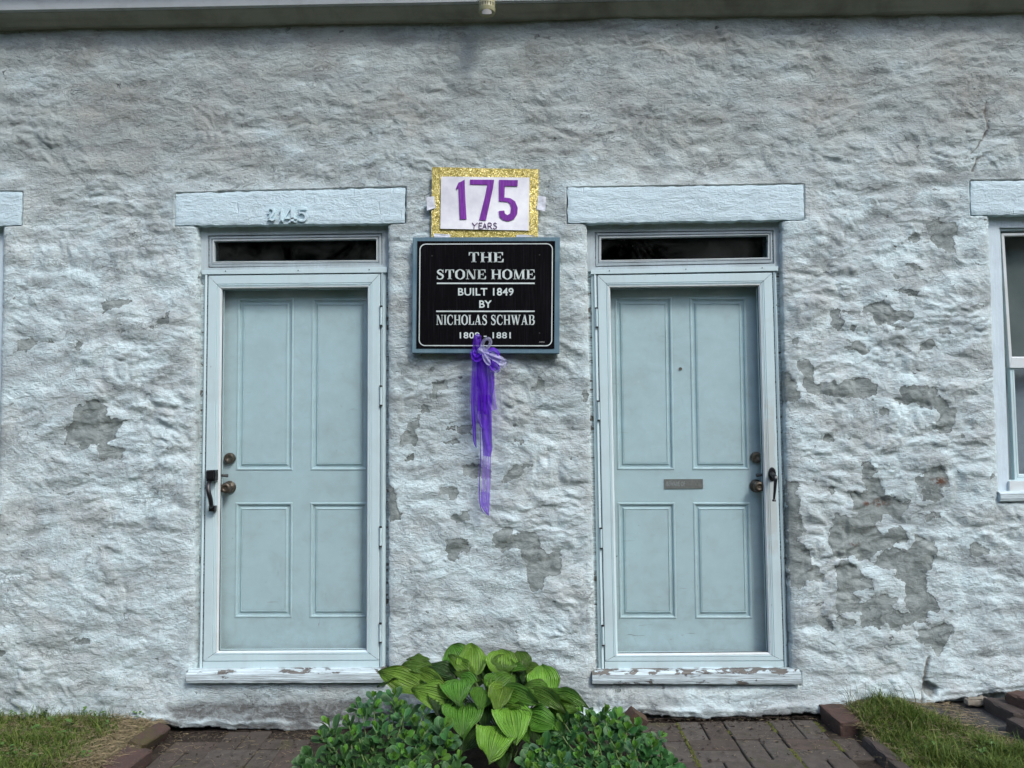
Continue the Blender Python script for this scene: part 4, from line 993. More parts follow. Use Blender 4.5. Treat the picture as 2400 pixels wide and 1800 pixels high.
# ------------------------------------------------------------------ eaves: gutter, fascia, roof
def eave():
    # soffit/fascia lower edge on the wall line
    A = at(0, 62, -.03); B = at(2400, 20, -.03)
    sl = (B[2]-A[2])/(B[0]-A[0]); zf = lambda x: A[2]+(x-A[0])*sl
    G0 = at(0, 30, -.09); G1 = at(2400, -14, -.09); sg = (G1[2]-G0[2])/(G1[0]-G0[0]); zg = lambda x: G0[2]+(x-G0[0])*sg
    def bar(name, prof, mt, nx=60, wob=.002, split=None):
        mb = MB(); xs = np.linspace(-9, 9, nx); rows = []
        for y, dz, f in prof:
            rows.append([(x, y+wob*mnoise.noise((x*2, y*9, 1)), f(x)+dz+wob*mnoise.noise((x*3, y*7, 4))) for x in xs])
        mb.quads(rows); return mb.build(name, mt, house)
    bar('fascia_board', [(.05, -.004, zf), (-.028, 0, zf), (-.034, .004, zf), (-.090, -.004, zg), (-.090, .003, zg), (-.090, .30, zg)], M['fascia'])
    bar('gutter', [(-.090, -.001, zg), (-.112, -.006, zg), (-.1195, -.002, zg), (-.121, .014, zg), (-.121, .085, zg), (-.15, .12, zg), (-.15, .135, zg), (-.10, .135, zg), (-.095, .02, zg)], M['gutter'])
    bar('roof', [(-.22, .145, zg), (-.22, .16, zg), (2.2, 1.5, zg), (4.2, .2, zg), (4.2, .0, zg)], M['fascia'])
eave()
# small yellowed fitting hanging under the eave
ft_ = empty('eave_fitting', tuple(at(1141, 20, -.155)))
tag(ft_, 'small yellowed cylindrical fitting with a grey oval plate hanging under the eave', 'fitting')
def fitting():
    F8 = lambda x, y: (1080+x/18.43, y/18.43)
    c = at(*F8(1135, 590), -.155); r = abs(at(*F8(1490, 400), -.155)[0]-at(*F8(780, 400), -.155)[0])/2
    top = at(*F8(1135, -300), -.155)[2]
    b = MB(); h = top-c[2]
    prof = [(0, 0), (r*.93, 0), (r, .006), (r, h*.20), (r*1.02, h*.22), (r*.97, h*.26), (r*.97, h*.40), (r*1.01, h*.44), (r*.97, h*.48), (r*.97, h)]
    b.lathe((c[0], c[1], c[2]), prof, 28, 'z'); b.build('body', M['yellow'], ft_, True)
    g = at(*F8(1110, 505), -.155-r)
    pl_ = MB(); 
    rows = []
    for k in range(9):
        t = -1+2*k/8; x = t*r*.58; hh = math.sqrt(max(0, 1-(t*.93)**2))*.012+.002
        y = c[1]-math.sqrt(max(0, r*r-x*x))-.002
        rows.append([(c[0]+x, y, g[2]-hh), (c[0]+x, y, g[2]+hh), (c[0]+x, y+.004, g[2]+hh), (c[0]+x, y+.004, g[2]-hh)])
    pl_.quads(rows, True); pl_.build('plate', M['lead'], ft_)
    for k in range(6):
        t = (-.75+k*.3); x = t*r; y = c[1]-math.sqrt(r*r-x*x)-.0005
        rb = MB(); rb.box((c[0]+x-.0016, y, c[2]+h*.27), (c[0]+x+.0016, y+.004, c[2]+h*.42)); rb.build('rib', M['bronze_dark'], ft_)
fitting()

# ------------------------------------------------------------------ the wooden sign
def make_sign():
    s = empty('wooden_sign', tuple(at(1139, 690, -.02)))
    tag(s, 'black and blue wooden plaque reading THE STONE HOME hung between the doors', 'sign')
    YB = -.052
    R = lambda pts: zp(pts, 960, 370, 3.387)
    bq = q(R([(25, 630), (1194, 629), (1189, 1553), (18, 1550)]), YB)
    b = MB(); b.prism([tuple(p) for p in bq], YB+.002, -.012); b.prism([tuple(p) for p in inset(bq, .0025)], YB, YB+.002)
    b.build('board', M['sign_blue'], s)
    pq = q(R([(62, 662), (1155, 661), (1149, 1514), (54, 1512)]), YB)
    b = MB(); b.prism([tuple(p) for p in pq], YB-.0035, YB-.0003); b.build('face_panel', M['black_wood'], s)
    yl = YB-.0036
    # rounded border line
    c4 = q(R([(83, 685), (1134, 682), (1128, 1492), (76, 1490)]), yl)
    path = []; cx_ = [Vector(p) for p in c4]; r = .030
    for i in range(4):
        p = cx_[i]; a = (cx_[i-1]-p).normalized(); d = (cx_[(i+1) % 4]-p).normalized()
        cc = p+(a+d)*r
        for k in range(9):
            t = k/8*math.pi/2; path.append(cc-d*r*math.cos(t)-a*r*math.sin(t))
    m = MB(); w = .0024; n = len(path); pts = []
    for i, p in enumerate(path):
        t = (path[(i+1) % n]-path[i-1]).normalized(); nn = Vector((-t.y, t.x)); pts += [(p.x+nn.x*w, p.y+nn.y*w), (p.x-nn.x*w, p.y-nn.y*w)]
    fs = [(2*i, 2*i+1, (2*i+3) % (2*n), (2*i+2) % (2*n)) for i in range(n)]
    emit_flat(m, pts, ccw(pts, fs), yl-.0012, yl+.0005); m.build('border_line', M['white_letter'], s, False, False)
    for (a, c, d) in ((216, 996, 993), (211, 1218, 993)):
        m = MB(); m.prism(q(R([(a, c-5.5), (d, c-5.5), (d, c+5.5), (a, c+5.5)]), yl), yl-.0012, yl+.0005); m.build('ruled_line', M['white_letter'], s)
    def line(tp, bx): 
        (l, t), (r_, b_) = R([bx[:2], bx[2:]]); place_text('letter', tp, (l, t, r_, b_), yl, yl-.0012, yl+.0004, M['white_letter'], s)
    line(serif_text('THE', .12), (470, 749, 745, 829)); line(serif_text('STONE HOME', .10, .38), (217, 884, 995, 966))
    line(font_text('BUILT 1849', 1.05), (385, 1033, 825, 1094)); line(font_text('BY'), (553, 1132, 652, 1190))
    line(serif_text('NICHOLAS SCHWAB', .11, .40), (212, 1244, 993, 1328)); line(font_text('1809 - 1881', 1.08), (398, 1384, 803, 1434))
    # painter's tiny signature strokes, bottom right, and two screw heads
    m = MB()
    for k in range(4):
        p, f = brush([(1030+k*11, 1468, 2.5), (1034+k*11, 1456, 2.5), (1038+k*11, 1467, 2.5)], False, 3); P = q(R(p), yl); emit_flat(m, P, ccw(P, f), yl-.0006, yl+.0003)
    m.build('signature', M['lead'], s, False, False)
    for p in ((177, 778), (1031, 770), (1031, 1392)):
        c = pxw(R([p])[0], yl); b = MB(); b.lathe(c, [(0, 0), (.0042, 0), (.003, .0012), (0, .0012)], 10); b.build('screw', M['dark'], s)
make_sign()

# ------------------------------------------------------------------ the 175 years poster
def sheet(name, px4, Y, th, mt, parent, curl, seed, n=14, m=10):
    rows = []; P4 = [Vector(p) for p in q(px4, Y)]
    for j in range(m+1):
        r = []
        for i in range(n+1):
            u, v = i/n, j/m; p = P4[0].lerp(P4[1], u).lerp(P4[3].lerp(P4[2], u), v)
            r.append((p.x, Y+curl*mnoise.noise((u*2.2+seed, v*2.2, seed)), p.y))
        rows.append(r)
    mb = MB(); mb.quads(rows); mb.quads([[(a, b+th, c) for a, b, c in r] for r in rows][::-1])
    return mb.build(name, mt, parent, True, False)
def make_poster():
    R = lambda pts: zp(pts, 960, 370, 3.387)
    s = empty('anniversary_poster', tuple(at(1138, 480, -.03)))
    tag(s, 'white paper sign reading 175 YEARS on gold glitter card above the black plaque', 'poster')
    sheet('gold_card', R([(178, 73), (1027, 90), (1018, 634), (171, 634)]), -.034, .0012, M['glitter'], s, .006, 2.2)
    sheet('paper_sheet', R([(250, 149), (952, 156), (946, 577), (244, 562)]), -.041, .0006, M['paper'], s, .0028, 5.1)
    Y = -.0445
    def poly(name, pts, mt):
        P = q(R(pts), Y); m = MB(); m.prism([tuple(p) for p in P], Y, Y+.0022)
        b = m.build(name, mt, s)
        bm = bmesh.new(); bm.from_mesh(b.data); bmesh.ops.triangulate(bm, faces=[f for f in bm.faces if len(f.verts) > 4]); bm.to_mesh(b.data); bm.free()
    poly('numeral', [(367, 243), (388, 196), (405, 190), (437, 172), (441, 300), (452, 487), (398, 488), (392, 330), (388, 236), (376, 254)], M['marker'])
    poly('numeral', [(479, 172), (671, 174), (662, 240), (606, 496), (552, 494), (600, 300), (618, 212), (478, 211)], M['marker'])
    arc = [(752, 314), (800, 320), (838, 345), (858, 395), (854, 445), (828, 485), (785, 503), (742, 494), (714, 466), (707, 421), (752, 418), (756, 440), (775, 454), (798, 442), (806, 400), (800, 368), (780, 349), (709, 344)]
    poly('numeral', [(710, 174), (859, 176), (857, 224), (757, 222)]+arc, M['marker'])
    # hand lettering YEARS
    W_ = 5.5; PP, FF = [], []
    strokes = [[(497, 520), (515, 542), (510, 566)], [(540, 520), (515, 542)],
               [(551, 521), (551, 566), (577, 566)], [(551, 521), (577, 521)], [(551, 543), (573, 543)],
               [(582, 567), (597, 521), (609, 566)], [(587, 552), (606, 551)],
               [(624, 567), (624, 522), (645, 524), (650, 537), (640, 546), (626, 546)], [(634, 546), (655, 567)],
               [(690, 527), (678, 521), (668, 529), (676, 541), (690, 550), (688, 563), (674, 567), (664, 560)]]
    for st_ in strokes:
        st_ = [(a, b-5) for a, b in st_]
        p, f = brush([(a, b, W_) for a, b in st_], False, 4) if len(st_) > 4 else brush(sum([[(a[0]+(b[0]-a[0])*k/3, a[1]+(b[1]-a[1])*k/3, W_) for k in range(3)] for a, b in zip(st_[:-1], st_[1:])], [])+[(*st_[-1], W_)], False, 1)
        n_ = len(PP); PP += q(R(p), Y); FF += [tuple(i+n_ for i in g) for g in f]
    split_letters('letter', PP, ccw(PP, FF), Y, Y+.002, M['pen'], s)
    for k, px4 in enumerate(([(134, 311), (196, 305), (206, 398), (138, 418)], [(1020, 298), (1084, 310), (1076, 424), (1008, 410)], [(192, 599), (324, 608), (322, 630), (192, 634)], [(848, 612), (905, 609), (1015, 622), (845, 630)])):
        sheet('tape', R(px4), -.0375 if k < 2 else -.0400, .0004, M['tape'], s, .003, k*3.3+1, 8, 8)
make_poster()

# ------------------------------------------------------------------ ribbon bow
def make_bow():
    R = lambda x, y: (1040+x/3.605, 770+y/3.605)
    s = empty('ribbon_bow', tuple(at(*R(320, 180), -.08)))
    tag(s, 'purple and white organza ribbon bow with long tails hanging below the plaque', 'ribbon')
    def strip(name, P, mt, fold=.010, seed=0, n=7, w_n=8):
        C = catmull(P, 8); rows = []; m = len(C)          # P: px x, px y, width px, depth y
        for i, c in enumerate(C):
            a, b = C[max(i-1, 0)], C[min(i+1, m-1)]; dx, dy = b[0]-a[0], b[1]-a[1]; l = math.hypot(dx, dy)+1e-6; r = []; c = (c[0], c[1], c[2]*(1.25 if c[1] > 150 else 1.12), c[3])
            for k in range(w_n+1):
                t = k/w_n-.5; x = c[0]-dy/l*c[2]*t; y = c[1]+dx/l*c[2]*t
                dep = c[3]+fold*math.sin(t*9+seed+i*.16)*min(1, c[2]/40)+.004*mnoise.noise((t*3, i*.3, seed))
                w = at(*R(x, y), dep); r.append(tuple(w))
            rows.append(r)
        mb = MB(); mb.quads(rows); mb.build(name, mt, s, True, False)
    P_, PS, WS, FS = M['purple'], M['purple_sheer'], M['white_sheer'], M['faint_sheer']
    strip('ribbon_tail', [(350, 205, 90, -.085), (352, 400, 125, -.080), (348, 560, 110, -.075), (340, 655, 100, -.07), (338, 725, 92, -.068)], P_, .012, 1)
    strip('ribbon_tail', [(330, 205, 60, -.092), (325, 330, 70, -.088), (335, 520, 66, -.083), (322, 700, 60, -.075)], P_, .009, 2.5)
    strip('ribbon_tail', [(392, 215, 50, -.090), (400, 420, 46, -.084), (405, 600, 55, -.078), (425, 690, 45, -.074)], PS, .008, 4)
    strip('ribbon_tail', [(268, 200, 42, -.085), (262, 400, 44, -.08), (252, 640, 34, -.075), (258, 840, 26, -.07), (262, 950, 22, -.068), (277, 1010, 4, -.066)], P_, .006, 5)
    strip('ribbon_tail', [(300, 215, 40, -.082), (290, 450, 42, -.078), (302, 680, 44, -.074), (300, 770, 40, -.072), (333, 856, 4, -.07)], PS, .006, 6)
    strip('ribbon_tail', [(352, 560, 70, -.076), (360, 760, 72, -.070), (366, 930, 66, -.066), (372, 1010, 62, -.063), (364, 1080, 50, -.062)], P_, .006, 7)
    strip('ribbon_tail', [(360, 700, 66, -.070), (365, 930, 62, -.062), (364, 1120, 56, -.060), (358, 1320, 60, -.058), (350, 1470, 62, -.056), (362, 1530, 40, -.055), (379, 1582, 4, -.055)], PS, .004, 8)
    strip('ribbon_tail', [(350, 1380, 60, -.060), (350, 1470, 60, -.058), (362, 1530, 38, -.056), (379, 1582, 4, -.055)], PS, .003, 8.5)
    strip('curling_ribbon', [(304, 720, 5, -.07), (309, 900, 6, -.065), (312, 1080, 7, -.062), (304, 1250, 6, -.06), (301, 1400, 7, -.06), (310, 1500, 6, -.058), (330, 1550, 4, -.056), (350, 1562, 3, -.056)], P_, .001, 1)
    strip('ribbon_tail', [(405, 260, 60, -.072), (425, 420, 78, -.068), (438, 620, 80, -.064), (440, 780, 70, -.062), (430, 860, 60, -.060), (405, 918, 6, -.058)], FS, .008, 2)
    strip('ribbon_tail', [(250, 230, 26, -.070), (238, 480, 34, -.066), (236, 700, 30, -.062), (230, 795, 6, -.06)], FS, .005, 3)
    strip('ribbon_tail', [(380, 1000, 40, -.060), (395, 1010, 40, -.058), (405, 1040, 22, -.056)], FS, .003, 3)
    strip('ribbon_loop', [(280, 205, 30, -.090), (262, 150, 30, -.100), (268, 85, 26, -.108), (286, 60, 34, -.112), (300, 85, 26, -.104), (298, 145, 26, -.096), (292, 195, 26, -.092)], P_, .004, 1)
    strip('ribbon_loop', [(285, 60, 58, -.110), (285, 110, 60, -.108), (287, 160, 46, -.100)], PS, .005, 2)
    strip('ribbon_loop', [(300, 200, 50, -.095), (350, 230, 70, -.108), (410, 200, 66, -.115), (440, 230, 60, -.110), (430, 300, 66, -.105), (430, 350, 50, -.098)], P_, .010, 3)
    strip('ribbon_loop', [(260, 170, 30, -.090), (248, 215, 34, -.100), (275, 255, 40, -.108), (320, 235, 46, -.104), (345, 210, 40, -.098)], P_, .008, 4)
    strip('ribbon_loop', [(380, 260, 60, -.104), (430, 320, 62, -.112), (450, 350, 40, -.108), (420, 362, 24, -.100)], PS, .008, 5)
    strip('white_ribbon_loop', [(328, 195, 26, -.118), (325, 140, 28, -.126), (345, 98, 26, -.134), (378, 84, 24, -.138), (396, 108, 24, -.132), (385, 145, 24, -.126), (350, 180, 24, -.120)], WS, .003, 1)
    strip('white_ribbon_loop', [(300, 160, 34, -.118), (318, 180, 58, -.126), (335, 205, 40, -.124)], WS, .006, 2)
    strip('white_ribbon_tail', [(345, 195, 30, -.122), (400, 225, 46, -.124), (460, 258, 54, -.120), (495, 280, 56, -.112), (530, 280, 30, -.108)], WS, .005, 3)
    strip('white_ribbon_tail', [(480, 270, 56, -.112), (500, 300, 60, -.106), (492, 335, 20, -.102)], WS, .004, 3)
    strip('white_ribbon_tail', [(338, 205, 26, -.124), (355, 250, 38, -.126), (378, 290, 34, -.122), (392, 308, 14, -.120)], WS, .004, 4)
make_bow()

# "beware of the dog" label on the inner door
def beware():
    Yp = .116
    R = lambda pts: zp(pts, 1360, 1000, 2.592)
    s = empty('beware_label', tuple(at(1602, 1134, Yp)))
    tag(s, 'small grey label reading BEWARE OF THE DOG with worn lettering on the right inner door', 'label')
    b = MB(); b.prism(q(R([(510, 319), (745, 318), (746, 375), (511, 377)]), Yp), Yp-.001, Yp+.0035); b.build('plate', M['board'], s)
    for t, bx, mt in (('BEWARE OF', (525, 333, 636, 362), M['label_txt']), ('THE DOG', (643, 333, 733, 362), M['label_txt2'])):
        (l, u), (r_, d) = R([bx[:2], bx[2:]]); place_text('letter', font_text(t), (l, u, r_, d), Yp, Yp-.002, Yp-.0008, mt, s)
beware()

# ------------------------------------------------------------------ ground
def sheet_ground(name, x0, x1, y0, y1, nx, ny, zf, mt, **k):
    rows = [[(x, y, zf(x, y)) for x in np.linspace(x0, x1, nx)] for y in np.linspace(y0, y1, ny)]
    mb = MB(); mb.quads(rows); o = mb.build(name, mt, None, True); tag(o, **k); return o
def gz(x, y):
    base = float(np.interp(x, [-9, -1.7, .8, 1.5, 9], [-.005, -.005, .042, .048, .05]))
    return base-.012+.006*mnoise.noise((x*6, y*6, 0))+.003*mnoise.noise((x*22, y*22, 2))
sheet_ground('ground', -3.2, 3.2, -1.6, .12, 300, 90, gz, M['soil'], kind='structure')
far = MB(); far.add([(-300, -300, -.06), (300, -300, -.06), (300, 200, -.06), (-300, 200, -.06)], [(0, 1, 2, 3)]); fo_ = far.build('far_ground', M['turf'], None); tag(fo_, kind='structure')

# brick path in basket weave, two bricks per block
path_ = MB(); path_.box((-2.6, -1.55, -.10), (2.2, -1.50, -.05)); path_o = empty('brick_path'); tag(path_o, kind='structure')
def brick_mesh(L, Wd, H, seed, ch=.004, rough=.0015):
    b = bmesh.new(); bmesh.ops.create_cube(b, size=1)
    for v in b.verts: v.co = Vector((v.co.x*L, v.co.y*Wd, v.co.z*H))
    bmesh.ops.bevel(b, geom=[e for e in b.edges], offset=ch, segments=1, affect='EDGES')
    for v in b.verts:
        v.co += Vector([rough*mnoise.noise((v.co.x*60+seed*9+i*5, v.co.y*60, v.co.z*60)) for i in range(3)])
    me = bpy.data.meshes.new('brick'); b.to_mesh(me); b.free(); return me
BMs = [brick_mesh(.218, .106, .055, s_) for s_ in range(4)]
for me in BMs: me.materials.append(M['brick'])
def worn_brick(L, Wd, H, seed, ch=.005, rough=.005):
    b = bmesh.new(); bmesh.ops.create_cube(b, size=1); bmesh.ops.subdivide_edges(b, edges=b.edges, cuts=7, use_grid_fill=True)
    for v in b.verts:
        p = Vector((v.co.x*L, v.co.y*Wd, v.co.z*H)); hl = Vector((L/2-ch, Wd/2-ch, H/2-ch))
        c = Vector([max(-hl[i], min(hl[i], p[i])) for i in range(3)]); d = p-c
        if d.length > 0: p = c+d.normalized()*min(d.length, ch)
        cn = sum(1 for i in range(3) if abs(abs(v.co[i])-.5) < 1e-3)
        k = rough*(.45 if cn == 1 else 1.3)
        for sc_, am in ((18, 1.0), (55, .6), (120, .35)):
            p += Vector([k*am*mnoise.noise((p.x*sc_+seed*9+i*5, p.y*sc_, p.z*sc_)) for i in range(3)])
        if cn >= 2: p -= p.normalized()*max(0, mnoise.noise((p.x*30, p.y*30+seed, p.z*30))-.15)*.022
        v.co = p
    me = bpy.data.meshes.new('brick'); b.to_mesh(me); b.free(); return me
def pz(x): return float(np.interp(x, [-2.6, -1.7, .8, 1.5, 3], [-.002, .002, .046, .052, .06]))
s_ = .2245; x_org = .9684; y_org = -.052
yl_ = -.10
for bi in range(-13, 4):
    for bj in range(0, 6):
        cx, cy = x_org+(bi+.5)*s_, y_org-(bj+.5)*s_
        left_lim = -1.79; right_lim = 1.48
        horiz = (bi+bj) % 2 == 0
        for k in (-.5, .5):
            x, y = (cx, cy+k*s_/2) if horiz else (cx+k*s_/2, cy)
            if x < left_lim+.05 or x > right_lim: continue
            if -1.00 < x < .52 and y < -.02: continue
            if x < .3 and y > -.13: continue          # soil strip along the wall on the left
            o = bpy.data.objects.new('brick', BMs[random.randrange(4)]); COL.objects.link(o)
            o.location = (x+random.uniform(-.002, .002), y+random.uniform(-.002, .002), pz(x)-.030+random.uniform(-.0035, .0035)+.004*mnoise.noise((x*3, y*3, 0)))
            o.rotation_euler = (random.gauss(0, .010), random.gauss(0, .010), (0 if horiz else math.pi/2)+random.gauss(0, .008)); o.parent = path_o
# moss and dirt in the joints
def joint_moss():
    mb = MB(); rs = random.Random(3)
    cols_ = [x_org+i*s_ for i in (-1, 0, 1, 2)]
    for cxx in cols_:
        for k in range(420):
            y = -.06-rs.random()*.55; x = cxx+rs.gauss(0, .006)
            if mnoise.noise((cxx*5, y*5, 3)) < -.05: continue
            r = rs.uniform(.002, .006); z = pz(x)-.006+rs.random()*.004
            mb.add([(x-r, y, z), (x, y-r, z), (x+r, y, z), (x, y+r, z), (x, y, z+r*.7)], [(0, 1, 4), (1, 2, 4), (2, 3, 4), (3, 0, 4)])
    m = simple('moss', (.085, .095, .016), .9); o = mb.build('moss', m, None); tag(o, 'yellow green moss in the joints of the brick path', 'moss', kind='stuff')
joint_moss()

# edging bricks
def edge_block(name, px, z, L, Wd, H, rot, mt, seed, parent):
    p = atz(px[0], px[1], z); me = worn_brick(L, Wd, H, seed, .007, .004); me.materials.append(mt)
    o = bpy.data.objects.new(name, me); COL.objects.link(o); o.location = (p[0], p[1], z-H/2); o.rotation_euler = rot; o.parent = parent; return o
el = empty('brick_edging'); tag(el, 'broken red edging bricks between the left grass and the paving', 'edging')
edge_block('brick', (348, 1716), .068, .25, .075, .07, (math.radians(24), math.radians(3), math.radians(86)), M['edge_brick'], 3, el)
edge_block('brick', (294, 1772), .050, .20, .13, .07, (math.radians(8), math.radians(-4), math.radians(80)), M['edge_brick'], 5, el)
edge_block('brick', (250, 1828), .035, .20, .11, .07, (math.radians(3), 0, math.radians(88)), M['dark_brick'], 6, el)
er = empty('brick_edging'); tag(er, 'row of dark edging bricks below the red brick beside the right grass', 'edging')
lb = empty('loose_brick'); lb.location = tuple(atz(1972, 1690, .10)); tag(lb, 'single raised red brick at the corner of the right grass patch', 'brick')
p = (1.525, -.115, 0); me = worn_brick(.215, .110, .095, 8, .006, .0035); me.materials.append(M['edge_brick'])
o = bpy.data.objects.new('brick_body', me); COL.objects.link(o); o.parent = lb; o.matrix_parent_inverse = Matrix.Translation(-lb.location)
o.location = (p[0], p[1], .066); o.rotation_euler = (math.radians(4), math.radians(4), math.radians(-84))
for i, (a, b) in enumerate(((2062, 1750), (2125, 1808), (2190, 1875))):
    edge_block('brick', (a, b), .083, .215, .07, .10, (math.radians(-10), math.radians(2), math.radians(-88)), M['dark_brick'], 9+i, er)
er2 = empty('brick_edging'); tag(er2, 'dark brick border at the far right edge of the photo', 'edging')
for i, (a, b, z, w) in enumerate(((2368, 1652, .165, .13), (2425, 1702, .16, .13), (2480, 1760, .155, .13))):
    edge_block('brick', (a, b), z, .21, w, .09, (math.radians(-3), 0, math.radians(-86)), M['dark_brick'], 15+i, er2)
edge_block('brick', (2418, 1634), .215, .20, .10, .08, (0, 0, math.radians(-70)), M['edge_brick'], 21, er2)
# upright corner brick behind the right sedum
ub = empty('tilted_brick'); ub.location = tuple(at(1478, 1690, -.09)); tag(ub, 'reddish brick tipped on its corner behind the right sedum', 'brick')
me = worn_brick(.10, .065, .14, 31, .006, .004); me.materials.append(M['edge_brick']); o = bpy.data.objects.new('brick_body', me); COL.objects.link(o); o.parent = ub
o.rotation_euler = (math.radians(18), math.radians(38), math.radians(20)); o.location = (0, 0, -.015)
# pale flat stone at the foot of the wall, right
st_ = worn_brick(.13, .05, .035, 44, .012, .010); st_.materials.append(M['stone']); o = bpy.data.objects.new('flat_stone', st_); COL.objects.link(o)
o.location = tuple(at(2293, 1644, -.05)); o.rotation_euler = (0, .03, .05); tag(o, 'pale flat stone lying at the foot of the wall on the right', 'stone')

# lawns and asphalt ----------------------------------------------
def tri_noise(x, y, s): return mnoise.noise((x*s, y*s, 5))
def lawn_left_z(x, y): return .040+.022*max(0, min(1, (-1.85-x)/.4))+.006*tri_noise(x, y, 8)
def in_left(x, y): return x < -1.875+.03*tri_noise(x, y, 9) and y > -1.5 and y < -.005
def rz(x, y):                        # raised right-hand bed
    h = .055+.075*math.exp(-((x-1.72)/.28)**2)*math.exp(-((y+.02)/.30)**2)+.05*max(0, min(1, (x-1.7)/.6))
    return h+.006*tri_noise(x, y, 7)
def edge_r(y): return 1.56+.0*y
def asph(y): return 1.90+.32*min(1, max(0, (-y-.02)/.5))
def in_right(x, y): return x > edge_r(y)+.03+.02*tri_noise(x, y, 11) and x < asph(y)+.03*tri_noise(x, y, 13) and -1.5 < y < -.01
sheet_ground('lawn_bank', -3.6, -1.72, -1.6, .10, 60, 50, lambda x, y: lawn_left_z(x, y)-.005 if x < -1.86 else -.05, M['turf'], kind='structure')
def right_soil(x, y): return rz(x, y)-.006 if x > edge_r(y)+.01 else -.06
sheet_ground('lawn_bank', 1.35, 3.0, -1.6, .10, 90, 60, right_soil, M['turf'], kind='structure')
sheet_ground('asphalt_path', 1.6, 3.4, -1.6, .10, 120, 80, lambda x, y: (rz(x, y)+.004+.002*tri_noise(x, y, 30)) if x > asph(y)+.02*tri_noise(x, y, 9) else -.07, M['asphalt'], kind='structure')

def blades(name, inside, zf, box, count, label, seed, hmul=1.0, dry=None):
    rs = np.random.RandomState(seed); V = []; F = []; T = []; n = 0; made = 0
    while made < count:
        x = rs.uniform(box[0], box[1]); y = rs.uniform(box[2], box[3])
        if not inside(x, y): continue
        if mnoise.noise((x*14, y*14, 9)) < -.28 and rs.rand() < .6: continue
        d = dry(x, y) if dry else .15
        isdry = rs.rand() < d
        h = rs.gamma(5, .0066)*hmul*(1+.9*max(-.4, mnoise.noise((x*7, y*7, 3))))*(.8 if isdry else 1); a = rs.uniform(0, 2*math.pi); lean = rs.uniform(.3, 1.5)*h*(1.9 if isdry else 1); w = rs.uniform(.0011, .0026)
        bx, by = math.cos(a), math.sin(a); sx, sy = -by*w, bx*w; z = zf(x, y)-.003
        if isdry: h *= .45
        pts = [(x-sx, y-sy, z), (x+sx, y+sy, z), (x+bx*lean*.35-sx*.8, y+by*lean*.35-sy*.8, z+h*.6), (x+bx*lean*.35+sx*.8, y+by*lean*.35+sy*.8, z+h*.6), (x+bx*lean, y+by*lean, z+h*(.95 if not isdry else .6))]
        V += pts; F += [(n, n+1, n+3, n+2), (n+2, n+3, n+4)]; t = rs.uniform(.78, 1) if isdry else rs.uniform(.10, .70); T += [t]*5; n += 5; made += 1
    me = bpy.data.meshes.new(name); me.from_pydata(V, [], F); me.update()
    me.attributes.new('tint', 'FLOAT', 'POINT').data.foreach_set('value', np.array(T, dtype=np.float32))
    o = link(name, me, M['grass']); tag(o, label, 'grass', kind='stuff'); return o
blades('grass', in_left, lawn_left_z, (-3.1, -1.80, -1.1, -.01), 34000, 'short green lawn with straw at the bottom left by the wall', 5, .95,
       lambda x, y: .8*math.exp(-((x+1.93)/.13)**2)+.24+.5*max(0, 1+y/.16)*(x > -2.45))
blades('grass', in_right, rz, (1.45, 3.2, -1.1, -.01), 30000, 'grass tuft between the raised brick and the asphalt at bottom right', 6, 1.0,
       lambda x, y: .26+.7*max(0, min(1, 1-(asph(y)-x)/.12))+.6*max(0, min(1, 1-(x-edge_r(y))/.10))+.25*max(0, 1+y/.12))
def tall():
    rs = random.Random(12); mb = MB()
    def stalk(px, h, lean, Y=-.05, z=None):
        p = at(px, 1650, Y); x = p[0]; z0 = rz(x, Y) if x > 0 else lawn_left_z(x, Y)
        pts = [(x+lean*(k/5)**2, Y+.01*(k/5), z0+h*k/5*(1-.12*(k/5))) for k in range(6)]; mb.tube(pts, [.0011, .001, .0009, .0008, .0006, .0003], 3)
    for k in range(34): stalk(rs.uniform(1985, 2150), rs.uniform(.05, .13), rs.uniform(-.05, .05), -rs.uniform(.02, .08))
    for k in range(26): stalk(rs.uniform(20, 330), rs.uniform(.04, .10), rs.uniform(-.04, .04), -rs.uniform(.02, .06))
    m = simple('tall_grass', (.075, .11, .035), .7); o = mb.build('tall_grass', m, None); tag(o, 'sparse tall grass stalks standing against the foot of the wall', 'grass', kind='stuff')
tall()
def scatter(name, n, mt, fn, label, cat, seed, ln=(.01, .04), r=.0006):
    rs = random.Random(seed); mb = MB()
    for k in range(n):
        x, y, z = fn(rs); a = rs.uniform(0, math.pi*2); l = rs.uniform(*ln)
        mb.tube([(x, y, z+.001), (x+math.cos(a)*l*.5, y+math.sin(a)*l*.5, z+.0015+rs.random()*.002), (x+math.cos(a+.15)*l, y+math.sin(a)*l, z+.001)], r*rs.uniform(.6, 1.6), 3)
    o = mb.build(name, mt, None); tag(o, label, cat, kind='stuff')
def on_ground(x0, x1, y0, y1):
    def f(rs):
        x = rs.uniform(x0, x1); y = y0+(y1-y0)*rs.random()**1.6; return x, y, pz(x)+.001 if -y > .12 or x > .3 else gz(x, y)+.002
    return f
scatter('straw', 260, M['straw'], on_ground(-1.86, -.9, -.03, -.5), 'dry straw strewn on the soil by the left paving', 'straw', 2)
scatter('straw', 200, M['straw'], on_ground(.45, 1.6, -.03, -.5), 'dry straw bits scattered over the right paving', 'straw', 3, (.006, .03))
def on_lawn(x0, x1, zf):
    def f(rs):
        x = rs.uniform(x0, x1); y = -.01-.55*rs.random()**1.3; return x, y, zf(x, y)+rs.uniform(.002, .022)
    return f
scatter('dead_grass', 1500, M['straw'], on_lawn(-2.75, -1.84, lawn_left_z), 'dead grass stems matted over the left lawn', 'grass', 31, (.02, .06), .0009)
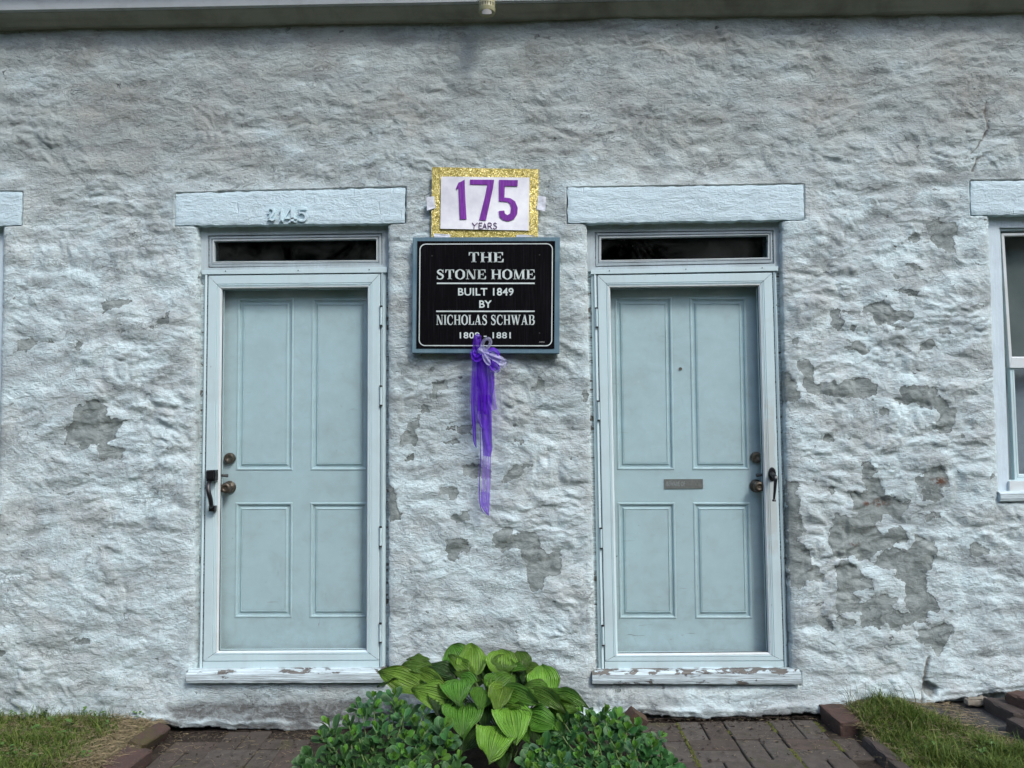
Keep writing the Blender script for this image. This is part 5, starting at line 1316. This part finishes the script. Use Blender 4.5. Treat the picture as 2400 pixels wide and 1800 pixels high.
scatter('dead_grass', 420, M['straw'], on_lawn(-2.10, -1.83, lawn_left_z), 'dense straw beside the left edging bricks', 'straw', 32, (.02, .06), .0009)
scatter('dead_grass', 1100, M['straw'], on_lawn(1.57, 2.15, rz), 'dead grass stems matted over the right grass', 'grass', 33, (.02, .06), .0009)
def crumbs(name, n, x0, x1, mt, label, seed, rr=(.0012, .004)):
    rs = random.Random(seed); mb = MB()
    for k in range(n):
        x = rs.uniform(x0, x1); y = -.02-.5*rs.random()**(1.8 if rr[1] < .003 else 7); z = (pz(x) if (y < -.13 or x > .3) else gz(x, y))+.0005; r = rs.uniform(*rr)
        if -1.0 < x < .52 and y < -.2: continue
        v = [(x+rs.gauss(0, r), y+rs.gauss(0, r), z+rs.random()*r) for _ in range(4)]
        mb.add(v, [(0, 1, 2), (0, 2, 3), (0, 3, 1), (1, 3, 2)])
    o = mb.build(name, mt, None, False, False); tag(o, label, 'gravel', kind='stuff')
crumbs('crumbs', 900, -1.9, 1.7, M['debris'], 'pale crumbs and paint flakes scattered on the paving', 4, (.0008, .0022))
crumbs('soil_clods', 4200, -1.9, 1.6, M['soil'], 'loose dark soil crumbs along the foot of the wall and in joints', 5, (.002, .007))

# weeds: small broad leaves at the left wall foot
def weeds():
    rs = random.Random(21); mb = MB()
    spots = [(20, 1692), (45, 1690), (70, 1695), (110, 1690), (118, 1702), (90, 1722), (165, 1712), (200, 1688), (230, 1690), (248, 1708), (10, 1770), (25, 1780), (90, 1790), (40, 1782), (330, 1680), (150, 1735), (205, 1780), (2190, 1775), (2310, 1770), (2330, 1782), (2300, 1788)]
    for px, py in spots:
        c = atz(px, py, .06); x0, y0, z0 = c[0], min(c[1], -.03), (lawn_left_z(c[0], c[1]) if c[0] < 0 else rz(c[0], c[1]))
        for k in range(7):
            a = rs.uniform(0, 6.28); l = rs.uniform(.012, .026); el_ = rs.uniform(.2, 1.0); ux, uy = math.cos(a), math.sin(a); w = l*.42
            bx, by, bz = x0+ux*.008+rs.gauss(0, .012), y0+uy*.006, z0+rs.uniform(.02, .045)
            P = [(bx, by, bz), (bx+ux*l*.5-uy*w, by+uy*l*.5+ux*w, bz+l*el_*.5+.003), (bx+ux*l, by+uy*l, bz+l*el_*.7), (bx+ux*l*.5+uy*w, by+uy*l*.5-ux*w, bz+l*el_*.5+.003), (bx+ux*l*.5, by+uy*l*.5, bz+l*el_*.45)]
            mb.add(P, [(0, 4, 1), (1, 4, 2), (2, 4, 3), (3, 4, 0)])
    m = simple('weed_leaf', (.07, .15, .025), .5); o = mb.build('weeds', m, None, False, False); tag(o, 'small broad-leaved weeds growing in the grass at the wall foot', 'weeds', kind='stuff')
weeds()

# ------------------------------------------------------------------ hosta
def set_uv(me, uvs):
    l = me.uv_layers.new(name='UVMap')
    idx = np.zeros(len(me.loops), dtype=np.int32); me.loops.foreach_get('vertex_index', idx)
    l.data.foreach_set('uv', np.array(uvs, dtype=np.float32)[idx].ravel())
def make_hosta():
    A = lambda x, y: (900+x/5.35, 1490+y/5.35); Bf = lambda x, y: (1120+x/5.35, 1490+y/5.35)
    h = empty('hosta', (-.10, -.40, .03)); tag(h, 'broad-leaved light green hosta growing against the wall between the doors', 'plant')
    root = Vector((-.10, -.38, .02))
    dep = lambda py: -.20-.0017*(py-1550)
    # (space, base, tip, width, facing(up..front 0..1), bend, cup, tone, depth offset)
    L = [
     ('A', (950, 350), (850, 105), 330, .9, .02, .15, 'h', .02), ('B', (120, 520), (100, 320), 120, .9, .0, .2, 'd', .02), ('A', (1230, 540), (1250, 330), 150, .9, 0, .1, 'd', .03),
     ('B', (560, 420), (500, 180), 240, .8, .05, .2, 'h', .03), ('B', (600, 600), (640, 345), 150, .9, 0, .2, 'd', .02),
     ('A', (1105, 492), (1110, 78), 318, 1, .03, .18, 'l', .0), ('A', (1085, 490), (800, 238), 150, .7, .03, .25, 'l', -.015),
     ('A', (550, 312), (280, 270), 110, .5, .03, .2, 'h', .0), ('A', (560, 420), (195, 372), 190, .6, .05, .2, 'h', -.01),
     ('A', (880, 500), (512, 352), 190, .5, .04, .25, 'd', 0), ('A', (850, 562), (520, 462), 110, .5, .03, .3, 'd', -.005), ('A', (700, 640), (480, 470), 170, .5, .02, .2, 'd', .02),
     ('A', (440, 640), (-95, 425), 270, .75, .05, .15, 'l', -.02), ('A', (230, 560), (-85, 620), 90, .3, .03, .4, 'd', .0),
     ('A', (480, 470), (775, 635), 160, .7, .03, .25, 'l', -.02),
     ('B', (300, 445), (300, 148), 345, .85, .07, .2, 'l', -.01), ('B', (430, 420), (620, 405), 110, .4, .04, .3, 'h', -.02), ('B', (300, 430), (340, 225), 260, .8, .04, .15, 'h', -.02),
     ('A', (1060, 560), (870, 430), 120, .5, .02, .4, 'h', -.02), ('A', (1040, 560), (1205, 555), 130, .5, .03, .4, 'h', -.03),
     ('B', (150, 660), (270, 440), 200, .7, .04, .3, 'h', .0), ('B', (220, 690), (470, 470), 270, .8, .04, .15, 'h', -.01), ('B', (150, 600), (215, 705), 100, .6, .02, .3, 'l', -.03),
     ('B', (830, 700), (800, 350), 350, .85, .06, .18, 'l', -.005), ('B', (620, 430), (800, 400), 150, .6, .04, .3, 'h', .0), ('B', (850, 690), (560, 640), 200, .7, .07, .2, 'h', -.03),
     ('B', (920, 730), (1395, 892), 165, .5, .09, .2, 'h', -.01), ('B', (930, 880), (1275, 905), 200, .7, .04, .15, 'h', -.02), ('B', (700, 720), (1112, 942), 195, .6, .07, .2, 'h', -.035),
     ('B', (370, 700), (778, 862), 215, .75, .03, .15, 'h', -.04), ('B', (320, 655), (236, 972), 270, .9, .05, .2, 'l', -.06),
     ('A', (950, 560), (942, 848), 390, .85, .06, .25, 'h', -.045), ('A', (1250, 690), (1190, 920), 260, .6, .05, .25, 'h', -.03), ('A', (800, 800), (338, 665), 300, .7, .05, .2, 'l', -.04),
     ('A', (760, 700), (700, 980), 330, .7, .02, .2, 'd', -.01), ('A', (1010, 880), (985, 1235), 430, .75, .06, .12, 'h', -.02), ('A', (1160, 1180), (960, 1465), 270, .6, .02, .15, 'd', .02),
     ('B', (640, 1000), (1025, 1145), 270, .75, .03, .12, 'h', -.035), ('B', (350, 880), (665, 942), 100, .4, .03, .3, 'h', -.05),
     ('B', (120, 850), (85, 1192), 190, .7, .02, .1, 'd', .0), ('B', (405, 930), (482, 1335), 410, .8, .07, .2, 'l', -.07),
     ('B', (800, 1100), (750, 1325), 290, .6, .03, .2, 'd', .0), ('B', (560, 1180), (645, 1342), 160, .7, .03, .2, 'h', -.03), ('B', (260, 1170), (140, 1570), 420, .75, .07, .15, 'l', -.08),
     ('B', (320, 1480), (330, 1680), 180, .6, .02, .15, 'd', -.02), ('A', (700, 1000), (620, 1300), 280, .6, .02, .15, 'd', .03), ('B', (480, 780), (500, 1000), 300, .5, .02, .15, 'd', .03),
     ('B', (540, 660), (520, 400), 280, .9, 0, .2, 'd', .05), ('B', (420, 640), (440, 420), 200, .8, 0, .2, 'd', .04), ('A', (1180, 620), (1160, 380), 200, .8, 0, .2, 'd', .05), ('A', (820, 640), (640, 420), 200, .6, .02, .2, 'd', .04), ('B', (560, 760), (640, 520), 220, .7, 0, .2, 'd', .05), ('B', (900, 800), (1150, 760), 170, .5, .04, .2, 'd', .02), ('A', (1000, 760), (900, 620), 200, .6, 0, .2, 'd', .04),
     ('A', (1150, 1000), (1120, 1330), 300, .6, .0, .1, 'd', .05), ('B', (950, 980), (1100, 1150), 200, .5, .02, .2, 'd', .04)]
    stalks = MB()
    for i, (sp, b, t, w, face, bend, cup, tone, off) in enumerate(L):
        f = A if sp == 'A' else Bf; pb, pt = f(*b), f(*t)
        yb = dep(pb[1])+off+.02; yt = dep(pt[1])+off-(.03 if t[1] > b[1] else -.01)
        B0 = Vector(at(*pb, yb)); T0 = Vector(at(*pt, yt)); D = T0-B0; Ln = D.length; d = D.normalized()
        dist = (B0-Vector(CAM)).length; wid = w/5.35/FPX*dist*1.14
        hint = Vector((random.uniform(-.12, .12), -face, 1.05-face*.75)).normalized(); sd_ = d.cross(hint).normalized(); nn = sd_.cross(d).normalized()
        if nn.dot(Vector(CAM)-B0) < 0: nn = -nn; sd_ = -sd_
        nu, nv = 28, 22; V = []; UV = []; seed = i*3.7
        for j in range(nv+1):
            v = j/nv; hw = wid/2*2.28*(v**.42)*((1-v)**.92) if v > 0 else wid*.06
            hw = max(hw, .0004) if v < 1 else .0003
            lobe = -.10*Ln*max(0, 1-v/.16)      # heart-shaped base
            for k in range(nu+1):
                u = -1+2*k/nu; au = abs(u)
                z = bend*Ln*4*v*(1-v)*1.6+cup*hw*(au**1.4)*1.1
                z += .0024*math.cos(au*math.pi*8)*(1-v)**.3*min(1, v*5)*(Ln/.12)
                z += .017*mnoise.noise((u*1.6+seed, v*2.6, seed))*(.3+au)*(Ln/.12)
                z += .0022*mnoise.noise((u*9+seed, v*14, seed))*(Ln/.12)
                z -= (.05+.10*((i*37) % 10)/10)*Ln*v**3.5
                z += .0075*math.sin(v*(8+i % 4)+seed+(1.7 if u > 0 else 0))*au**2.2*(Ln/.12)*min(1, (1-v)*4)
                wave = .06*hw*mnoise.noise((seed, v*4, math.copysign(3, u)))*au
                P = B0+d*(v*Ln+lobe*au*1.4)+sd_*(u*hw+wave)+nn*z
                V.append(P); UV.append((k/nu, v))
        F = [(j*(nu+1)+k, j*(nu+1)+k+1, (j+1)*(nu+1)+k+1, (j+1)*(nu+1)+k) for j in range(nv) for k in range(nu)]
        me = bpy.data.meshes.new('leaf'); me.from_pydata(V, [], F); me.update(); set_uv(me, UV)
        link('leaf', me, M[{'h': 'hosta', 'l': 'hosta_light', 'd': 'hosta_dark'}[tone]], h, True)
        mid = (B0+root)/2+Vector((0, .0, .03)); C = catmull([tuple(root+Vector((random.gauss(0, .02), random.gauss(0, .02), 0))), tuple(mid), tuple(B0-nn*.002)], 5); stalks.tube(C, .0028, 6)
    stalks.build('stalks', M['stalk'], h, True)
make_hosta()

# ------------------------------------------------------------------ sedums
def sedum_leaf_mesh(name, mt, seed, wide=.58):
    V = []; UV = []; nu, nv = 8, 9; rs = random.Random(seed); tw = rs.uniform(-.15, .15); bn = rs.uniform(.05, .14)
    for j in range(nv+1):
        v = j/nv; hw = wide/2*(math.sin(math.pi*min(1, v)**1.35*.985+.03)**.62)*(.40+.75*v)*1.0
        if v > .9: hw *= .97
        for k in range(nu+1):
            u = -1+2*k/nu; x = u*hw*(1+.03*math.sin(v*17+seed)); z = .13*hw*u*u*2-bn*v*v+tw*u*v*.2+.010*math.sin(u*7+v*5)
            V.append((x, v, z)); UV.append((k/nu, v))
    F = [(j*(nu+1)+k, j*(nu+1)+k+1, (j+1)*(nu+1)+k+1, (j+1)*(nu+1)+k) for j in range(nv) for k in range(nu)]
    me = bpy.data.meshes.new(name); me.from_pydata(V, [], F); me.update(); set_uv(me, UV); me.materials.append(mt)
    me.polygons.foreach_set('use_smooth', [True]*len(me.polygons)); return me, V, F, UV
LM = {'m': [sedum_leaf_mesh('leaf', M['sedum'], k) for k in range(3)]+[sedum_leaf_mesh('leaf', M['sedum_blue'], 7)], 'y': [sedum_leaf_mesh('leaf', M['sedum_young'], k+3, .60) for k in range(2)]}
def make_sedum(label, outline, root, seed, dy0, pitch, topline):
    rs = random.Random(seed); s = empty('sedum', root); tag(s, label, 'plant')
    P = [Vector(p) for p in outline]; heads = []
    xs = [p.x for p in P]; ys = [p.y for p in P]
    def inside(x, y):
        c = False
        for a, b in zip(P, P[1:]+P[:1]):
            if (a.y > y) != (b.y > y) and x < (b.x-a.x)*(y-a.y)/(b.y-a.y)+a.x: c = not c
        return c
    tries = 0
    while tries < 9000:
        tries += 1; x = rs.uniform(min(xs), max(xs)); y = rs.uniform(min(ys), max(ys))
        if inside(x, y) and all((hx-x)**2+((hy-y)*1.1)**2 > pitch**2 for hx, hy in heads): heads.append((x, y))
    leaves = []; stems = MB()
    cx = sum(h[0] for h in heads)/len(heads)
    for hx, hy in heads:
        Y = -.40-.0019*(hy-topline)+rs.gauss(0, .015)+dy0; c = Vector(at(hx+(hx-cx)*.05+rs.gauss(0, 5), hy-abs(rs.gauss(0, 7)), Y))
        ax = Vector(((hx-cx)/520+rs.gauss(0, .24), -.42+rs.gauss(0, .24)-(hy-topline)/600, 1)).normalized()
        a0 = rs.uniform(0, 3.14); e1 = ax.orthogonal().normalized(); e2 = ax.cross(e1); sc = rs.uniform(.72, 1.3); lev = 5
        for k in range(lev):
            t = k/(lev-1)                      # 0 lowest .. 1 top
            ln = (.078*(1-t)+.032*t)*sc; el_ = math.radians(28+52*t+rs.gauss(0, 8)); base = c-ax*(.072*(1-t)*sc)
            for m in range(2):
                ang = a0+k*math.pi/2+m*math.pi+rs.gauss(0, .18); rad = e1*math.cos(ang)+e2*math.sin(ang)
                dr = (rad*math.cos(el_)+ax*math.sin(el_)).normalized(); up = (ax*math.cos(el_)-rad*math.sin(el_)).normalized(); sd2 = dr.cross(up)
                l2 = ln*rs.uniform(.85, 1.12); Mx = Matrix((sd2*l2, dr*l2, up*l2)).transposed().to_4x4(); Mx.translation = base+rad*.003
                leaves.append((c.z*1.0+t*.02-(Vector(CAM)-base).length*.5, Mx, 'y' if (t > .7 or (t > .5 and rs.random() < .3)) else 'm'))
        rt = Vector(root)+Vector((rs.gauss(0, .07), rs.gauss(0, .05), 0)); rt.z = .02
        C = catmull([tuple(rt), tuple((rt+c)/2+Vector(((c.x-rt.x)*.2, (c.y-rt.y)*.2, .0))), tuple(c-ax*.02)], 5); stems.tube(C, .0030, 5)
    leaves.sort(key=lambda a: -a[0])
    for k, (d, Mx, kind) in enumerate(leaves[:300]):
        o = bpy.data.objects.new('leaf', rs.choice(LM[kind])[0]); COL.objects.link(o); o.parent = s; o.matrix_parent_inverse = Matrix.Translation(-Vector(root)); o.matrix_basis = Mx
    for kind, mt in (('m', M['sedum']),):
        mb = MB(); UVs = []
        for d, Mx, kd in leaves[300:]:
            me, V, F, UV = rs.choice(LM[kd]); mb.add([Mx@Vector(v) for v in V], F); UVs += UV
        if mb.v:
            o = mb.build('leaves', mt, s, True, False); set_uv(o.data, UVs); o['kind'] = 'stuff'
    stems.build('stems', M['stalk'], s, True)
    print('sedum', len(heads), len(leaves))
make_sedum('rounded dark green fleshy sedum clump left of the hosta', [(700, 1815), (735, 1760), (760, 1700), (800, 1690), (840, 1650), (880, 1632), (925, 1622), (960, 1645), (1000, 1680), (1040, 1712), (1065, 1760), (1075, 1815), (1075, 1860), (690, 1860)], (-.62, -.70, .0), 4, .0, 27, 1620)
make_sedum('fleshy green sedum clump right of the hosta', [(1240, 1860), (1235, 1800), (1290, 1735), (1315, 1690), (1360, 1668), (1420, 1668), (1480, 1690), (1540, 1720), (1575, 1780), (1590, 1860)], (.42, -.70, .02), 9, .0, 26, 1655)

# ------------------------------------------------------------------ trees across the street (behind the camera; they darken the panes' reflections)
def far_trees():
    rs = np.random.RandomState(4); t = 0
    V = []; F = []; n = 0
    for i in range(22):
        cx = -44+i*4+rs.uniform(-1, 1); cy = -26+rs.uniform(-3, 3); H = rs.uniform(11, 14)
        for k in range(8000):
            a = rs.uniform(0, 6.28); ph = rs.uniform(-1, 1); r = rs.uniform(.6, 1)**.5
            p = np.array([cx+math.cos(a)*4.2*r*math.sqrt(1-ph*ph), cy+math.sin(a)*3*r*math.sqrt(1-ph*ph), H*.52+ph*H*.5])
            q_ = rs.normal(0, .33, (3, 3)); V += [tuple(p+q_[0]), tuple(p+q_[1]), tuple(p+q_[2])]; F.append((n, n+1, n+2)); n += 3
    me = bpy.data.meshes.new('tree_line'); me.from_pydata(V, [], F); me.update(); o = link('tree_line', me, M['far_leaf']); tag(o, 'dark row of leafy trees across the street behind the viewer', 'trees', kind='stuff')
far_trees()
